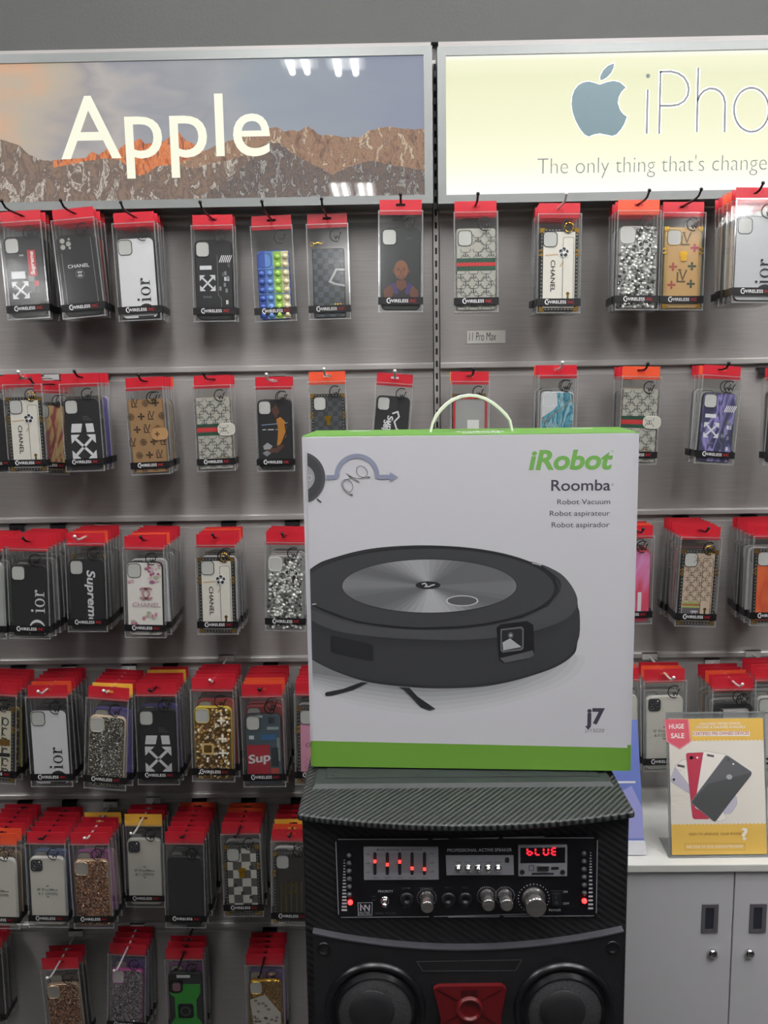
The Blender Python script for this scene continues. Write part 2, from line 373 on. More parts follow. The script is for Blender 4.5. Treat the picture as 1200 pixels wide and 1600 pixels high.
R_DK = rock_mat('printed_dark_slope', [(.3, (70, 66, 66)), (.45, (116, 100, 92)), (.54, (84, 79, 80)), (.585, (180, 174, 166)), (.6, (90, 84, 82)), (.75, (124, 110, 100))], 44, SPI)
ridge([(-160, 235), (-100, 228), (-40, 224)] + z1p([(0, 450), (50, 465), (90, 480), (130, 520), (200, 545), (260, 545), (330, 535)]) + z1p([(640, 560)]), R_GR, .0004)
ridge(z1p([(235, 545), (330, 535), (385, 530), (410, 505), (440, 520), (480, 490), (520, 505), (560, 470), (590, 465), (625, 445), (645, 470), (690, 470), (740, 455), (765, 420), (790, 410), (830, 455), (870, 475), (910, 505), (960, 500)]), R_OR, .0006)
ridge(z1p([(800, 560), (860, 530), (900, 510), (940, 490), (1030, 455), (1100, 435)]) + z2p([(120, 400), (150, 395), (180, 415), (215, 410), (240, 415), (290, 392), (340, 430), (380, 428), (440, 440), (520, 440), (560, 410), (630, 395), (700, 400), (818, 405)]), R_BR, .0008)
ridge([(-160, 300), (-60, 280)] + z1p([(0, 560), (100, 575), (200, 580), (330, 560), (400, 545), (470, 535), (530, 540), (580, 580), (620, 612), (660, 600), (700, 570), (790, 560), (860, 580), (940, 560), (1030, 540), (1100, 520), (1140, 560)]), R_GR, .0010)
ridge(z1p([(900, 700), (1000, 640), (1100, 560)]) + z2p([(60, 500), (110, 465), (160, 465), (215, 510), (260, 540), (330, 570), (400, 610), (440, 590), (500, 560), (580, 545), (680, 570), (818, 590)]), R_DK, .0012)
q.obj('printed_panel', ls)
GLOW, nt_, b_, N_, L_ = node_mat('letter_glow'); rgb_ = N_('ShaderNodeRGB'); rgb_.outputs[0].default_value = lin((249, 249, 226)); emis(GLOW, nt_, b_, rgb_.outputs[0], .97, .3); q = MB()
ax0, az0 = Wp(96, 248.5); ax1, _ = Wp(423, 242)
q.text('Apple', SFP, ax0, az0, Wp(120, 151)[1]-Wp(120, 248)[1], GLOW, ax1-ax0, off=.003, h=.002)
q.obj('lettering', ls)
# pale sign
rx0, rz1 = Wp(683, 74); _, rz0 = Wp(686, 319); rx1 = rx0+1.22
rs = empty('light_box_sign', (rx0, -.07, rz0), 'backlit pale yellow sign with dark fruit emblem and thin lettering', 'sign')
sign_frame(rs, rx0, rx1, rz0, rz1)
def pale_mat():
    m, nt, b, N, L = node_mat('pale_edge_lit_panel')
    tc = N('ShaderNodeTexCoord'); sx = N('ShaderNodeSeparateXYZ'); L(tc.outputs['Object'], sx.inputs[0])
    mr = N('ShaderNodeMapRange'); mr.inputs[1].default_value = rz0+.0165; mr.inputs[2].default_value = rz1-.0165; L(sx.outputs[2], mr.inputs[0])
    r = ramp(nt, [(0, (255, 255, 250)), (.10, (255, 255, 240)), (.22, (251, 252, 222)), (.5, (241, 241, 205)), (.85, (232, 233, 194)), (.96, (240, 240, 205)), (1, (255, 255, 245))]); L(mr.outputs[0], r.inputs[0])
    emis(m, nt, b, r.outputs[0], SIGN_PALE, .5); b.inputs['Specular IOR Level'].default_value = .15; return m
q = MB(); q.box(rx0+.0165, rx1-.0165, -.068, -.06, rz0+.0165, rz1-.0165, pale_mat()); q.obj('printed_panel', rs)
q = MB(); FRUIT = M('slate_print', (84, 104, 110), .5, 0, .04, emit=.16); RIM = M('white_print_edge', (255, 255, 245), .5, 0, 0, emit=1.0)
body = z3p([(450, 205), (480, 194), (510, 188), (540, 195), (566, 218), (545, 240), (533, 265), (531, 290), (540, 318), (555, 338), (571, 348), (560, 380), (545, 405), (525, 428), (505, 435), (480, 430), (450, 424), (425, 428), (400, 438), (380, 428), (360, 402), (340, 365), (328, 330), (323, 295), (325, 260), (335, 230), (352, 208), (375, 195), (400, 191), (425, 197)])
leaf = z3p([(450, 185), (452, 165), (465, 140), (485, 121), (513, 109), (512, 130), (500, 155), (480, 175), (462, 185)])
for ps in (body, leaf):
    p2 = [Wp(*p) for p in ps]; q.stroke(p2, .0022, SFP, RIM, True, .0006); q.flat(p2, SFP, FRUIT, .0008)
q.obj('fruit_emblem', rs)
q = MB(); LET = M('grey_print', (96, 100, 100), .6, 0, .03, emit=.2)
def zw(pts): return [Wp(*p) for p in z3p(pts)]
sw = .0041
def both(pts, closed=False): q.stroke(pts, sw*1.9, SFP, RIM, closed, .0004); q.stroke(pts, sw, SFP, LET, closed, .0008)
q.flat(zw(ell(665, 167, 10, 10, 16)), SFP, LET, .0008)
both(zw([(664, 228), (661, 330), (659, 425)])); both(zw([(721, 146), (718, 290), (715, 425)]))
both(zw([(718, 148), (768, 147), (800, 155), (826, 173), (842, 200), (847, 228), (842, 255), (826, 279), (800, 295), (768, 300), (718, 300)]))
both(zw([(890, 130), (886, 280), (883, 418)])); both(zw([(886, 280), (897, 252), (915, 233), (940, 223), (963, 224), (985, 235), (1002, 257), (1009, 285), (1008, 350), (1007, 418)]))
both(zw(ell(1127, 318, 78, 98, 40)), True)
both(zw([(1262, 222), (1258, 410)])); both(zw([(1259, 280), (1275, 240), (1310, 218), (1350, 228), (1378, 265), (1380, 405)]))
both(zw([(1440, 310), (1570, 306)] + ell(1510, 308, 66, 92, 24, 0, 300)))
q.obj('lettering', rs)
q = MB(); tx0, tz0 = Wp(840, 272); tx1, _ = Wp(1198, 265)
q.text("The only thing that's change", SFP, tx0, tz0, Wp(845, 247)[1]-Wp(845, 272)[1], LET, tx1-tx0, off=-.018, h=.0008)
q.text("d is everything.", SFP, tx1+.004, tz0, Wp(845, 247)[1]-Wp(845, 272)[1], LET, .235, off=-.018, h=.0008)
q.obj('tagline', rs)

# ------------------------------------------------------------------ packaged phone cases
CLEAR = plastic('clear_plastic'); EDGE = plastic('clear_plastic_fold', gloss=.2, haze=.26, hazecol=(225, 225, 225))
RED = M('red_glossy_card', (172, 32, 44), .3, 0, .05); ORANGE = M('orange_card', (206, 74, 44), .35, 0, .05); YEL = M('yellow_card', (236, 178, 66), .4, 0, .05); RED_SHADE = M('shade_toned_red_card', (158, 24, 38), .35, 0, .05)  # darker red card has shade put into its colour for rear lower-row cards
INK = M('black_ink', (18, 18, 20), .35); WINK = M('white_ink', (232, 232, 232), .5); RINK = M('red_ink', (160, 30, 34), .5)
BW, BH, BD = .087, .194, .0175
ZT = -.011; ZB = ZT-BH
def I3(a, b, h=0.0): return Vector((a, -h, b))
def mesh_card(col):
    q = MB(); x = .041; t = .0007
    for (x0, x1, z0, z1) in ((-x, -.009, -.018, .0105), (.009, x, -.018, .0105), (-.009, .009, .0035, .0105), (-.009, .009, -.018, -.0015)):
        q.box(x0, x1, -t, t, z0, z1, col)
    return q.mesh('hang_card')
CARD = {k: mesh_card(m) for k, m in (('r', RED), ('o', ORANGE), ('y', YEL), ('d', RED_SHADE))}
def mesh_box(emblem=True):
    q = MB(); h = BW/2; y0, y1 = -BD/2, BD/2
    q.faces([(x, y, z) for x in (-h, h) for y in (y0, y1) for z in (ZB, ZT)], [(0, 1, 3, 2), (4, 6, 7, 5), (0, 4, 5, 1), (2, 3, 7, 6), (0, 2, 6, 4), (1, 5, 7, 3)], CLEAR)
    for sx in (-1, 1):
        q.faces([(sx*h*1.003, y0-.0002, ZB), (sx*(h-.0022), y0-.0002, ZB), (sx*(h-.0022), y0-.0002, ZT), (sx*h*1.003, y0-.0002, ZT)], [(0, 1, 2, 3)], EDGE)
        q.faces([(sx*h*1.004, y0, ZB), (sx*h*1.004, y0+.002, ZB), (sx*h*1.004, y0+.002, ZT), (sx*h*1.004, y0, ZT)], [(0, 1, 2, 3)], EDGE)
    q.faces([(-h, y0-.0003, ZT), (h, y0-.0003, ZT), (h, y0-.0003, ZT-.0022), (-h, y0-.0003, ZT-.0022)], [(0, 1, 2, 3)], EDGE)
    q.faces([(-h, y0-.0003, ZB), (h, y0-.0003, ZB), (h, y0-.0003, ZB+.0025), (-h, y0-.0003, ZB+.0025)], [(0, 1, 2, 3)], EDGE)
    if not emblem: return q.mesh('clear_box')
    P = lambda a, b, hh=0.0: Vector((.020+a, y0-.0006-hh, ZT-.024+b)); k = .0011
    q.stroke(ell(-.002, 0, .0128, .0128, 22, 55, 290), .0021, P, INK)
    q.stroke([(-.0055, -.001), (-.003, -.0075), (0, -.0015), (.0035, -.0075), (.0065, .004), (.0095, .0055)], .0021, P, INK)
    return q.mesh('clear_box')
BOXM = mesh_box(); BOXP = mesh_box(False)
def mesh_band():
    q = MB(); h = BW/2+.0004; y0 = -BD/2-.0007; z0, z1 = ZB+.0145, ZB+.029
    q.poly([(-h, y0, z0), (h, y0, z0), (h, y0, z1), (-h, y0, z1)], INK)
    for sx in (-1, 1): q.poly([(sx*h, y0, z0), (sx*h, -y0, z0), (sx*h, -y0, z1), (sx*h, y0, z1)], INK)
    P = lambda a, b, hh=0.0: Vector((a, y0-.0004-hh, z0+b))
    q.stroke(ell(-.0225, .0078, .0042, .0046, 14, 60, 300), .0015, P, WINK)
    q.text('WIRELESS', P, -.0225, .0045, .0058, WINK, .0375, off=.006)
    q.text('INC', P, .0185, .0045, .0056, RINK, .012, off=.006)
    return q.mesh('label_band')
BANDM = mesh_band()

PALEC = M('pale_insert', (188, 188, 184), .6, 0, .05); CUTRIM = M('dark_rim', (40, 40, 42), .4)
GOLD = M('gold_metal', (226, 178, 64), .22, .9, .08); STUD = M('bright_stud', (235, 232, 220), .2, .6)
def colm(c, rough=.4, **k): return M('case_%02x%02x%02x' % c, c, rough, **k)
KB = colm((24, 25, 27), .45); KW = colm((214, 214, 216), .35)
class Case:
    def __init__(s, main, side=None, wd=.073, ht=.153, d=.0100, r=.0115, zc=None, dx=0.):
        s.q = MB(); s.w, s.h, s.d = wd, ht, d; zc = ZB+.0045+ht/2 if zc is None else zc; s.zc = zc; side = side or main
        rings = []
        for ins, y in ((.0016, -d/2), (0, -d/2+.0018), (0, d/2-.0014), (.0014, d/2)):
            rings.append([(a+dx, y, zc+b) for a, b in rrect(0, 0, wd-2*ins, ht-2*ins, max(.001, r-ins))])
        s.q.loft(rings, side, False, True, True); s.q.poly(rings[0], main)
        s.P = lambda a, b, h=0.0: Vector((a+dx, -d/2-.0003-h, zc+b)); s.extra = []
    def cut(s, m=None, rim=None, cx=None, cy=None, wd=.0255, ht=.028, r=.007, h=0.):
        cx = -s.w/2+.0045+wd/2 if cx is None else cx; cy = s.h/2-.0045-ht/2 if cy is None else cy
        o = rrect(cx, cy, wd+.003, ht+.003, r+.0012); i = rrect(cx, cy, wd, ht, r); mid = rrect(cx, cy, wd+.0012, ht+.0012, r+.0004)
        s.q.ring2(o, mid, s.P, rim or CUTRIM, h, h+.0012); s.q.ring2(mid, i, s.P, rim or CUTRIM, h+.0012, h+.0003); s.q.flat(i, s.P, m or PALEC, h+.0003); return s
    def lens3(s, ring=KB, plate=None):
        cx, cy = -s.w/2+.0165, s.h/2-.0175
        s.q.plate(rrect(cx, cy, .025, .026, .006), s.P, 0, .0015, plate or KB)
        for dx_, dy_ in ((-.005, .0055), (-.005, -.0055), (.0058, 0)):
            s.q.revolve([(.0046, .0015), (.0046, .003), (.0034, .003), (.0030, .002)], colm((70, 72, 78), .2), lambda a, b, h, x=cx+dx_, y=cy+dy_: s.P(x+a, y+b, h), 14)
            s.q.flat(ell(cx+dx_, cy+dy_, .0031, .0031, 12), s.P, colm((36, 40, 52), .1), .0021)
        s.q.flat(ell(cx+.0065, cy+.0085, .0018, .0018, 10), s.P, WINK, .0018); return s
    def T(s, body, x, y, cap, m, width=None, rot=0, off=.0, shear=0., h=.0004):
        s.q.text(body, s.P, x, y, cap, m, width, off, shear, rot, h, True); return s
    def R(s, x0, x1, y0, y1, m, h=.0003): s.q.flat([(x0, y0), (x1, y0), (x1, y1), (x0, y1)], s.P, m, h); return s
    def mesh(s): return s.q.mesh('phone_case')
def cc_logo(c, x, y, r, m, wd, h=.0004):
    c.q.stroke(ell(x+r*.42, y, r, r, 18, 45, 315), wd, c.P, m, False, h); c.q.stroke(ell(x-r*.42, y, r, r, 18, 225, 495), wd, c.P, m, False, h)
def arrows(c, x, y, s, m, h=.0004):
    for sx, sy in ((1, 1), (-1, 1)):
        c.q.stroke([(x-sx*s*.8, y-sy*s*.8), (x+sx*s*.8, y+sy*s*.8)], s*.22, c.P, m, False, h)
    for sx in (-1, 1):
        for sy in (-1, 1):
            X, Y = x+sx*s, y+sy*s
            c.q.flat([(X, Y), (X-sx*s*.72, Y), (X-sx*s*.5, Y-sy*s*.24), (X-sx*s*.24, Y-sy*s*.24), (X-sx*s*.24, Y-sy*s*.5), (X, Y-sy*s*.72)], c.P, m, h+.0001)
def serif(c, body, x, y, size, m, rot=90, h=.0004):
    """Old-style serif letters i, o, r, D drawn as outlines; size is the x-height."""
    def put(px_, py_):
        a, b = px_*size, py_*size
        return (x-b, y+a) if rot == 90 else (x+a, y+b)
    pos = 0.
    fl = lambda pts: c.q.flat([put(pos+p[0], p[1]) for p in pts], c.P, m, h)
    for ch in body:
        if ch == 'i':
            fl([(.16, .05), (.36, .05), (.36, 1.0), (.16, 1.0)]); fl([(0, 0), (.52, 0), (.52, .07), (0, .07)]); fl([(0, .93), (.3, .93), (.3, 1.0), (0, 1.0)]); fl(ell(.25, 1.36, .14, .14, 14)); pos += .66
        elif ch == 'o':
            o = ell(.48, .5, .48, .54, 28); i = ell(.48, .5, .27, .46, 28)
            c.q.ring2([put(pos+a, b) for a, b in o], [put(pos+a, b) for a, b in i], c.P, m, h); pos += 1.1
        elif ch == 'r':
            fl([(.14, .05), (.34, .05), (.34, 1.0), (.14, 1.0)]); fl([(0, 0), (.54, 0), (.54, .07), (0, .07)]); fl([(0, .93), (.3, .93), (.3, 1.0), (0, 1.0)])
            c.q.stroke([put(pos+a, b) for a, b in ((.34, .62), (.40, .82), (.52, .96), (.66, .97))], size*.09, c.P, m, False, h); fl(ell(.68, .86, .13, .13, 12)); pos += .9
        elif ch == 'D':
            fl([(.16, 0), (.4, 0), (.4, 1.5), (.16, 1.5)]); fl([(0, 0), (.55, 0), (.55, .07), (0, .07)]); fl([(0, 1.43), (.55, 1.43), (.55, 1.5), (0, 1.5)])
            o = ell(.5, .75, .9, .75, 20, -90, 90); i = ell(.5, .75, .62, .68, 20, -90, 90)
            k = [put(pos+a, b) for a, b in o] + [put(pos+a, b) for a, b in i[::-1]]; c.q.flat(k, c.P, m, h); pos += 1.6
def monoG(c, x0, x1, y0, y1, m, pitch=.025, skip=None, h=.0004):
    row = 0; yy = y0+pitch*.3
    while yy < y1-.003:
        xx = x0+(pitch*.5 if row % 2 else pitch*.12)+.003
        while xx < x1-.003:
            if not (skip and skip(xx, yy)):
                g = pitch/.025
                for sg in (-1, 1):
                    c.q.stroke([(xx+sg*g*(.0026+.0030*math.cos(t)), yy+g*.0042*math.sin(t)) for t in np.linspace(.7, 5.9, 11)]+[(xx+sg*g*.0030, yy-.0006)], .0012*g, c.P, m, False, h+.0001)
                    for sy in (-1, 1): c.q.stroke([(xx+sg*g*.0062, yy+sy*g*.0036), (xx+sg*g*.0090, yy+sy*g*.0062), (xx+sg*g*.0104, yy+sy*g*.0104)], .0010*g, c.P, m, False, h)
            xx += pitch
        yy += pitch*.56; row += 1
def star4(c, x, y, r, m, h=.0005):
    p = []
    for k in range(16):
        rr = (r, r*.74, r*.25, r*.74)[k % 4]; t = math.radians(22.5*k); p.append((x+rr*math.cos(t), y+rr*math.sin(t)))
    c.q.flat(p, c.P, m, h)
def monoL(c, x, y, s, m, h=.0005):
    c.q.stroke([(x-s*.5, y+s*.5), (x-s*.5, y-s*.5), (x+s*.35, y-s*.5)], s*.17, c.P, m, False, h)
    c.q.stroke([(x-s*.3, y+s*.75), (x+.05*s, y-s*.3), (x+s*.45, y+s*.75)], s*.17, c.P, m, False, h)
    c.q.stroke([(x-s*.5, y+s*.75), (x-s*.1, y+s*.75)], s*.1, c.P, m, False, h)
def blossom(c, x, y, r, m):
    for k in range(4):
        t = math.radians(90*k); c.q.stroke(ell(x+r*.55*math.cos(t), y+r*.55*math.sin(t), r*.42, r*.42, 10), r*.2, c.P, m, True, .0005)
    c.q.stroke(ell(x, y, r*1.25, r*1.25, 16), r*.13, c.P, m, True, .0005)
def trunk(inner, border=KB, wd=.076, ht=.161, strap=False):
    c = Case(border, border, wd, ht, .011, .002)
    c.R(-wd/2+.0065, wd/2-.0065, -ht/2+.0065, ht/2-.0065, inner, .0008)
    for sx in (-1, 1):
        n = 20
        for k in range(n):
            yy = -ht/2+.012+(ht-.024)*k/(n-1); c.q.flat(ell(sx*(wd/2-.0033), yy, .0013, .0013, 6), c.P, STUD, .0012)
        for sy in (-1, 1):
            c.q.plate([(sx*(wd/2+.0006), sy*(ht/2+.0006)), (sx*(wd/2-.009), sy*(ht/2+.0006)), (sx*(wd/2-.009), sy*(ht/2-.0035)), (sx*(wd/2-.0035), sy*(ht/2-.009)), (sx*(wd/2+.0006), sy*(ht/2-.009))], c.P, 0, .0022, GOLD)
        for yy in (.029, .037): c.q.plate(rrect(sx*(wd/2-.0015), yy, .008, .0042, .001, 3), c.P, 0, .0028, GOLD)
    for k in range(9):
        xx = -wd/2+.012+(wd-.024)*k/8
        for sy in (-1, 1): c.q.flat(ell(xx, sy*(ht/2-.0033), .0013, .0013, 6), c.P, STUD, .0012)
    c.cut(cx=-wd/2+.0065+.0135, cy=ht/2-.0065-.0145, rim=border, h=.0012)
    if strap:
        x0 = wd*.16
        c.q.ring2(rrect(x0+.006, -.002, .022, ht-.03, .004), rrect(x0+.006, -.002, .0205, ht-.0315, .0035), c.P, INK, .0016)
        c.q.plate(rrect(x0+.006, -.002, .020, ht-.032, .003), c.P, .0006, .0014, inner)
        c.q.flat(ell(x0+.006, -ht/2+.034, .0035, .0035, 12), c.P, GOLD, .0018); c.q.plate(rrect(x0+.006, -ht/2+.026, .004, .012, .001, 3), c.P, .0014, .0018, GOLD)
        r = MB(); pts = [(c.P(x0+.006+.0085*math.cos(t), ht/2+.0015+.009*math.sin(t), .003+.001*math.sin(t))) for t in np.linspace(0, 2*math.pi, 21)]
        r.tube(pts, .0011, GOLD, 6, False); c.extra.append(('finger_ring', r.mesh('finger_ring')))
    return c
def gems(c, mats, x0, x1, y0, y1, pitch=.0062, skip=None, seed=1, hgt=.003):
    rnd = random.Random(seed); yy = y0; row = 0
    while yy <= y1:
        xx = x0+(pitch/2 if row % 2 else 0)
        while xx <= x1:
            if not (skip and skip(xx, yy)):
                n = rnd.choice((5, 6, 7)); r = pitch*rnd.uniform(.42, .62); a0 = rnd.uniform(0, 6); ja, jb = rnd.uniform(-.4, .4)*pitch, rnd.uniform(-.4, .4)*pitch
                base = [(xx+ja+r*math.cos(a0+6.283*k/n), yy+jb+r*math.sin(a0+6.283*k/n)) for k in range(n)]; top = [(xx+ja*1.3+(a-xx-ja)*.5, yy+jb*1.3+(b-yy-jb)*.5) for a, b in base]
                hh = hgt*rnd.uniform(.6, 1.3); pts = [c.P(a, b, 0) for a, b in base]+[c.P(a, b, hh*rnd.uniform(.8, 1.2)) for a, b in top]
                c.q.faces(pts, [(k, (k+1) % n, n+(k+1) % n, n+k) for k in range(n)]+[tuple(range(n, 2*n))], rnd.choice(mats))
            xx += pitch
        yy += pitch*.86; row += 1
def flower(c, x, y, r, m, core):
    for k in range(5):
        t = math.radians(72*k+15); c.q.flat(ell(x+r*.6*math.cos(t), y+r*.6*math.sin(t), r*.5, r*.5, 10), c.P, m, .0016+.0002*k)
        c.q.stroke(ell(x+r*.6*math.cos(t), y+r*.6*math.sin(t), r*.5, r*.5, 10), r*.12, c.P, core, True, .0018+.0002*k)
    c.q.stroke([(x+r*.06*k*math.cos(k), y+r*.06*k*math.sin(k)) for k in range(8)], r*.12, c.P, core, False, .003)
SIL = [M('crystal_a', (222, 222, 218), .1, .35), M('crystal_b', (150, 150, 146), .1, .5), M('crystal_c', (246, 246, 240), .08, .2), M('crystal_d', (84, 84, 82), .12, .5)]
GLD = [M('gem_gold_a', (222, 192, 128), .12, .4), M('gem_gold_b', (176, 132, 70), .15, .5), M('gem_gold_c', (248, 242, 226), .08, .2), M('gem_gold_d', (112, 84, 46), .2, .5)]
def incut(c): return lambda x, y: x < -c.w/2+.034 and y > c.h/2-.037
D = {}
def design(f): D[f.__name__[2:]] = f; return f
GGREY = M('grey_coated_canvas', (172, 170, 160), .5, 0, .05, 200); GINK = colm((66, 70, 72)); DGREEN = colm((30, 72, 54)); SRED = colm((178, 42, 44))
def tech(c, m=None):
    g = colm((130, 132, 134)); rnd = random.Random(5)
    c.R(-.028, -.004, .021, .029, KW); c.T('OFF', .031, .03, .004, g, rot=-90)
    for k in range(6): c.q.stroke([(.012+.004*k, .035), (.018+.004*k, .049)], .0018, c.P, WINK, False, .0004)
    c.q.stroke([(.008, .05), (.008, -.03), (.014, -.036), (.014, -.055)], .0007, c.P, g)
    for k in range(9): x, y = rnd.uniform(.012, .03), rnd.uniform(-.05, .02); c.R(x-.002, x+.0025, y-.004, y+.004, rnd.choice((g, colm((84, 84, 86)), KW)))
    for k in range(4): c.R(-.028+.012*k, -.022+.012*k, -.062, -.058, WINK)
    c.T('IPHONE', -.014, -.034, .0038, g, .017)
@design
def d_black_tag():
    c = Case(KB, wd=.077, ht=.161).cut(); c.R(.008, .024, .0, .052, SRED); c.T('Supreme', .016, .026, .008, WINK, .046, 90, .02, .15)
    c.T('me', -.004, .043, .005, KW); c.R(-.028, .0, -.003, .011, KW); arrows(c, -.012, -.026, .017, KW)
    for k in range(5): c.R(-.024, -.006, .018+.004*k, .0195+.004*k, colm((70, 70, 72)))
    for x, y, m in ((.012, -.004, colm((120, 120, 118))), (.022, -.014, SRED), (.014, -.022, colm((84, 84, 86))), (.02, -.06, colm((150, 140, 96)))): c.R(x-.005, x+.004, y-.006, y+.005, m)
    return c
@design
def d_black_double():
    c = Case(KB, wd=.078, ht=.160); m = colm((170, 168, 162))
    for dx_, dy_, m2 in ((-.005, .0055, m), (-.005, -.0065, m), (.0068, -.001, m)): c.q.flat(ell(-.0235+dx_+.002, .063+dy_, .005, .005, 16), c.P, m2, .0004)
    c.q.flat(ell(-.013, .071, .0025, .0025, 10), c.P, m, .0004); c.q.flat(ell(-.013, .054, .0025, .0025, 10), c.P, m, .0004)
    c.T('CHANEL', 0, .018, .0065, KW, .043, off=.012); cc_logo(c, .001, .002, .0044, KW, .0012); c.q.stroke(ell(.001, .002, .0085, .0085, 24), .0004, c.P, m, True)
    c.q.stroke([(-.031, .045), (-.031, -.06)], .0005, c.P, m); c.q.stroke([(.03, .072), (.031, -.06)], .0005, c.P, m); return c
@design
def d_white_serif():
    c = Case(KW, KB, .076, .160).cut(rim=KB); serif(c, 'ior', .024, -.047, .0185, KB); c.q.flat(ell(.0135, -.066, .0165, .0155, 24, 0, 180), c.P, KB, .0004); c.R(-.004, .028, -.078, -.0745, KB); return c
@design
def d_black_serif():
    c = Case(KB, wd=.077, ht=.155).cut(); serif(c, 'ior', .032, -.026, .0195, KW); serif(c, 'D', .032, -.072, .0225, KW); return c
@design
def d_black_tech(): c = Case(KB, wd=.077, ht=.160).cut(); tech(c); arrows(c, -.013, -.006, .016, KW); return c
@design
def d_blue_tech():
    c = Case(marble('purple_smoke', [(.3, (44, 46, 66)), (.5, (60, 62, 92)), (.58, (150, 140, 200)), (.64, (64, 64, 100)), (.8, (36, 38, 50))], 14, 2), KB, .074, .152).cut(); tech(c); arrows(c, -.012, -.006, .0165, KW); return c
@design
def d_pop_bubbles():
    cols = [colm((44, 74, 150), .5), colm((92, 132, 190), .5), colm((150, 190, 84), .5), colm((206, 196, 160), .5)]
    c = Case(cols[0], cols[0], .067, .140, .010, .010)
    for k, m in enumerate(cols):
        x0 = -.0335+.0167*k; c.R(x0+(.002 if k == 0 else 0), x0+.0167-(.002 if k == 3 else 0), -.068, .068, m, .0004)
    for k in range(4):
        for j in range(8):
            if k < 2 and j > 5: continue
            x, y = -.025+.0167*k, -.060+.0167*j
            c.q.revolve([(.0064, .0006), (.0056, .0028), (.0036, .0044), (.0003, .005)], cols[k], lambda a, b, h, X=x, Y=y: c.P(X+a, Y+b, h), 14)
            c.q.stroke(ell(x, y, .0073, .0073, 16), .0007, c.P, cols[k], True, .0012)
    c.q.plate([(-.0335, -.018), (.0335, -.018), (.0335, -.0165), (-.0335, -.0165)], c.P, 0, .0015, cols[1])
    c.q.plate([(-.0335, .0325), (.0335, .0325), (.0335, .034), (-.0335, .034)], c.P, 0, .0015, cols[1])
    c.cut(rim=cols[0], cx=-.0165, cy=.051, wd=.024, ht=.027); return c
@design
def d_dark_check():
    c = Case(checker('charcoal_check', (44, 48, 52), (70, 78, 84), 88), KB, .066, .140, .012, .004)
    w_ = colm((170, 172, 170), .3); c.q.stroke([(.033, .026), (.016, .027), (.010, .016), (.002, .003), (.012, -.002), (.033, -.006)], .0045, c.P, w_, False, .0010)
    r = MB(); r.tube([c.P(-.030, .078, .001), c.P(-.02, .082, .001), c.P(-.012, .079, .001), c.P(-.008, .084, .001)], .0013, GOLD, 6); r.tube([c.P(-.032+.004*math.cos(t), .079+.004*math.sin(t), .001) for t in np.linspace(0, 6.283, 12)], .0008, GOLD, 6); c.extra.append(('clasp', r.mesh('clasp')))
    for k in range(3): c.q.flat(ell(.012+.005*k, -.043, .0018, .0018, 8), c.P, GOLD, .001)
    return c
def figure_bust(c):
    sk = colm((122, 78, 54)); sk2 = colm((94, 58, 42)); pu = colm((62, 50, 100)); 
    c.q.flat([(-.033, -.062), (-.033, -.04), (-.022, -.030), (-.008, -.026), (.012, -.026), (.026, -.032), (.034, -.042), (.034, -.062)], c.P, colm((40, 36, 40)), .0003)
    c.q.flat([(-.033, -.04), (-.02, -.029), (-.012, -.042), (-.02, -.06), (-.032, -.06)], c.P, sk2, .0004); c.q.flat([(.034, -.042), (.022, -.03), (.014, -.042), (.024, -.06), (.034, -.06)], c.P, sk2, .0004)
    c.q.flat([(-.02, -.028), (-.012, -.026), (-.004, -.045), (-.01, -.05)], c.P, pu, .0006); c.q.flat([(.024, -.031), (.014, -.026), (.008, -.045), (.014, -.05)], c.P, pu, .0006)
    c.q.flat([(-.008, -.022), (.010, -.022), (.012, -.034), (.001, -.042), (-.010, -.034)], c.P, sk2, .0007)
    c.q.flat(ell(.001, -.002, .0135, .0185, 28), c.P, sk, .0009)
    for s in (-1, 1):
        c.q.flat(ell(.001+s*.0145, -.004, .0025, .0045, 12), c.P, sk2, .0008); c.q.flat(ell(.001+s*.0055, -.002, .0026, .0010, 10), c.P, INK, .0011); c.q.stroke([(.001+s*.003, .0012), (.001+s*.0085, .0016)], .0011, c.P, INK, False, .0011)
    c.q.flat([(.001, -.002), (.0038, -.008), (-.0018, -.008)], c.P, sk2, .0011); c.q.stroke([(-.004, -.0125), (.001, -.0118), (.006, -.0125)], .0014, c.P, colm((86, 44, 40)), False, .0011); c.q.stroke(ell(.001, -.0115, .0075, .006, 12, 200, 340), .0014, c.P, colm((60, 40, 32)), False, .0011)
@design
def d_bust(): c = Case(colm((38, 44, 44)), KB, .078, .158).cut(); figure_bust(c); c.T('XXIV', .017, .058, .004, colm((90, 96, 96))); return c
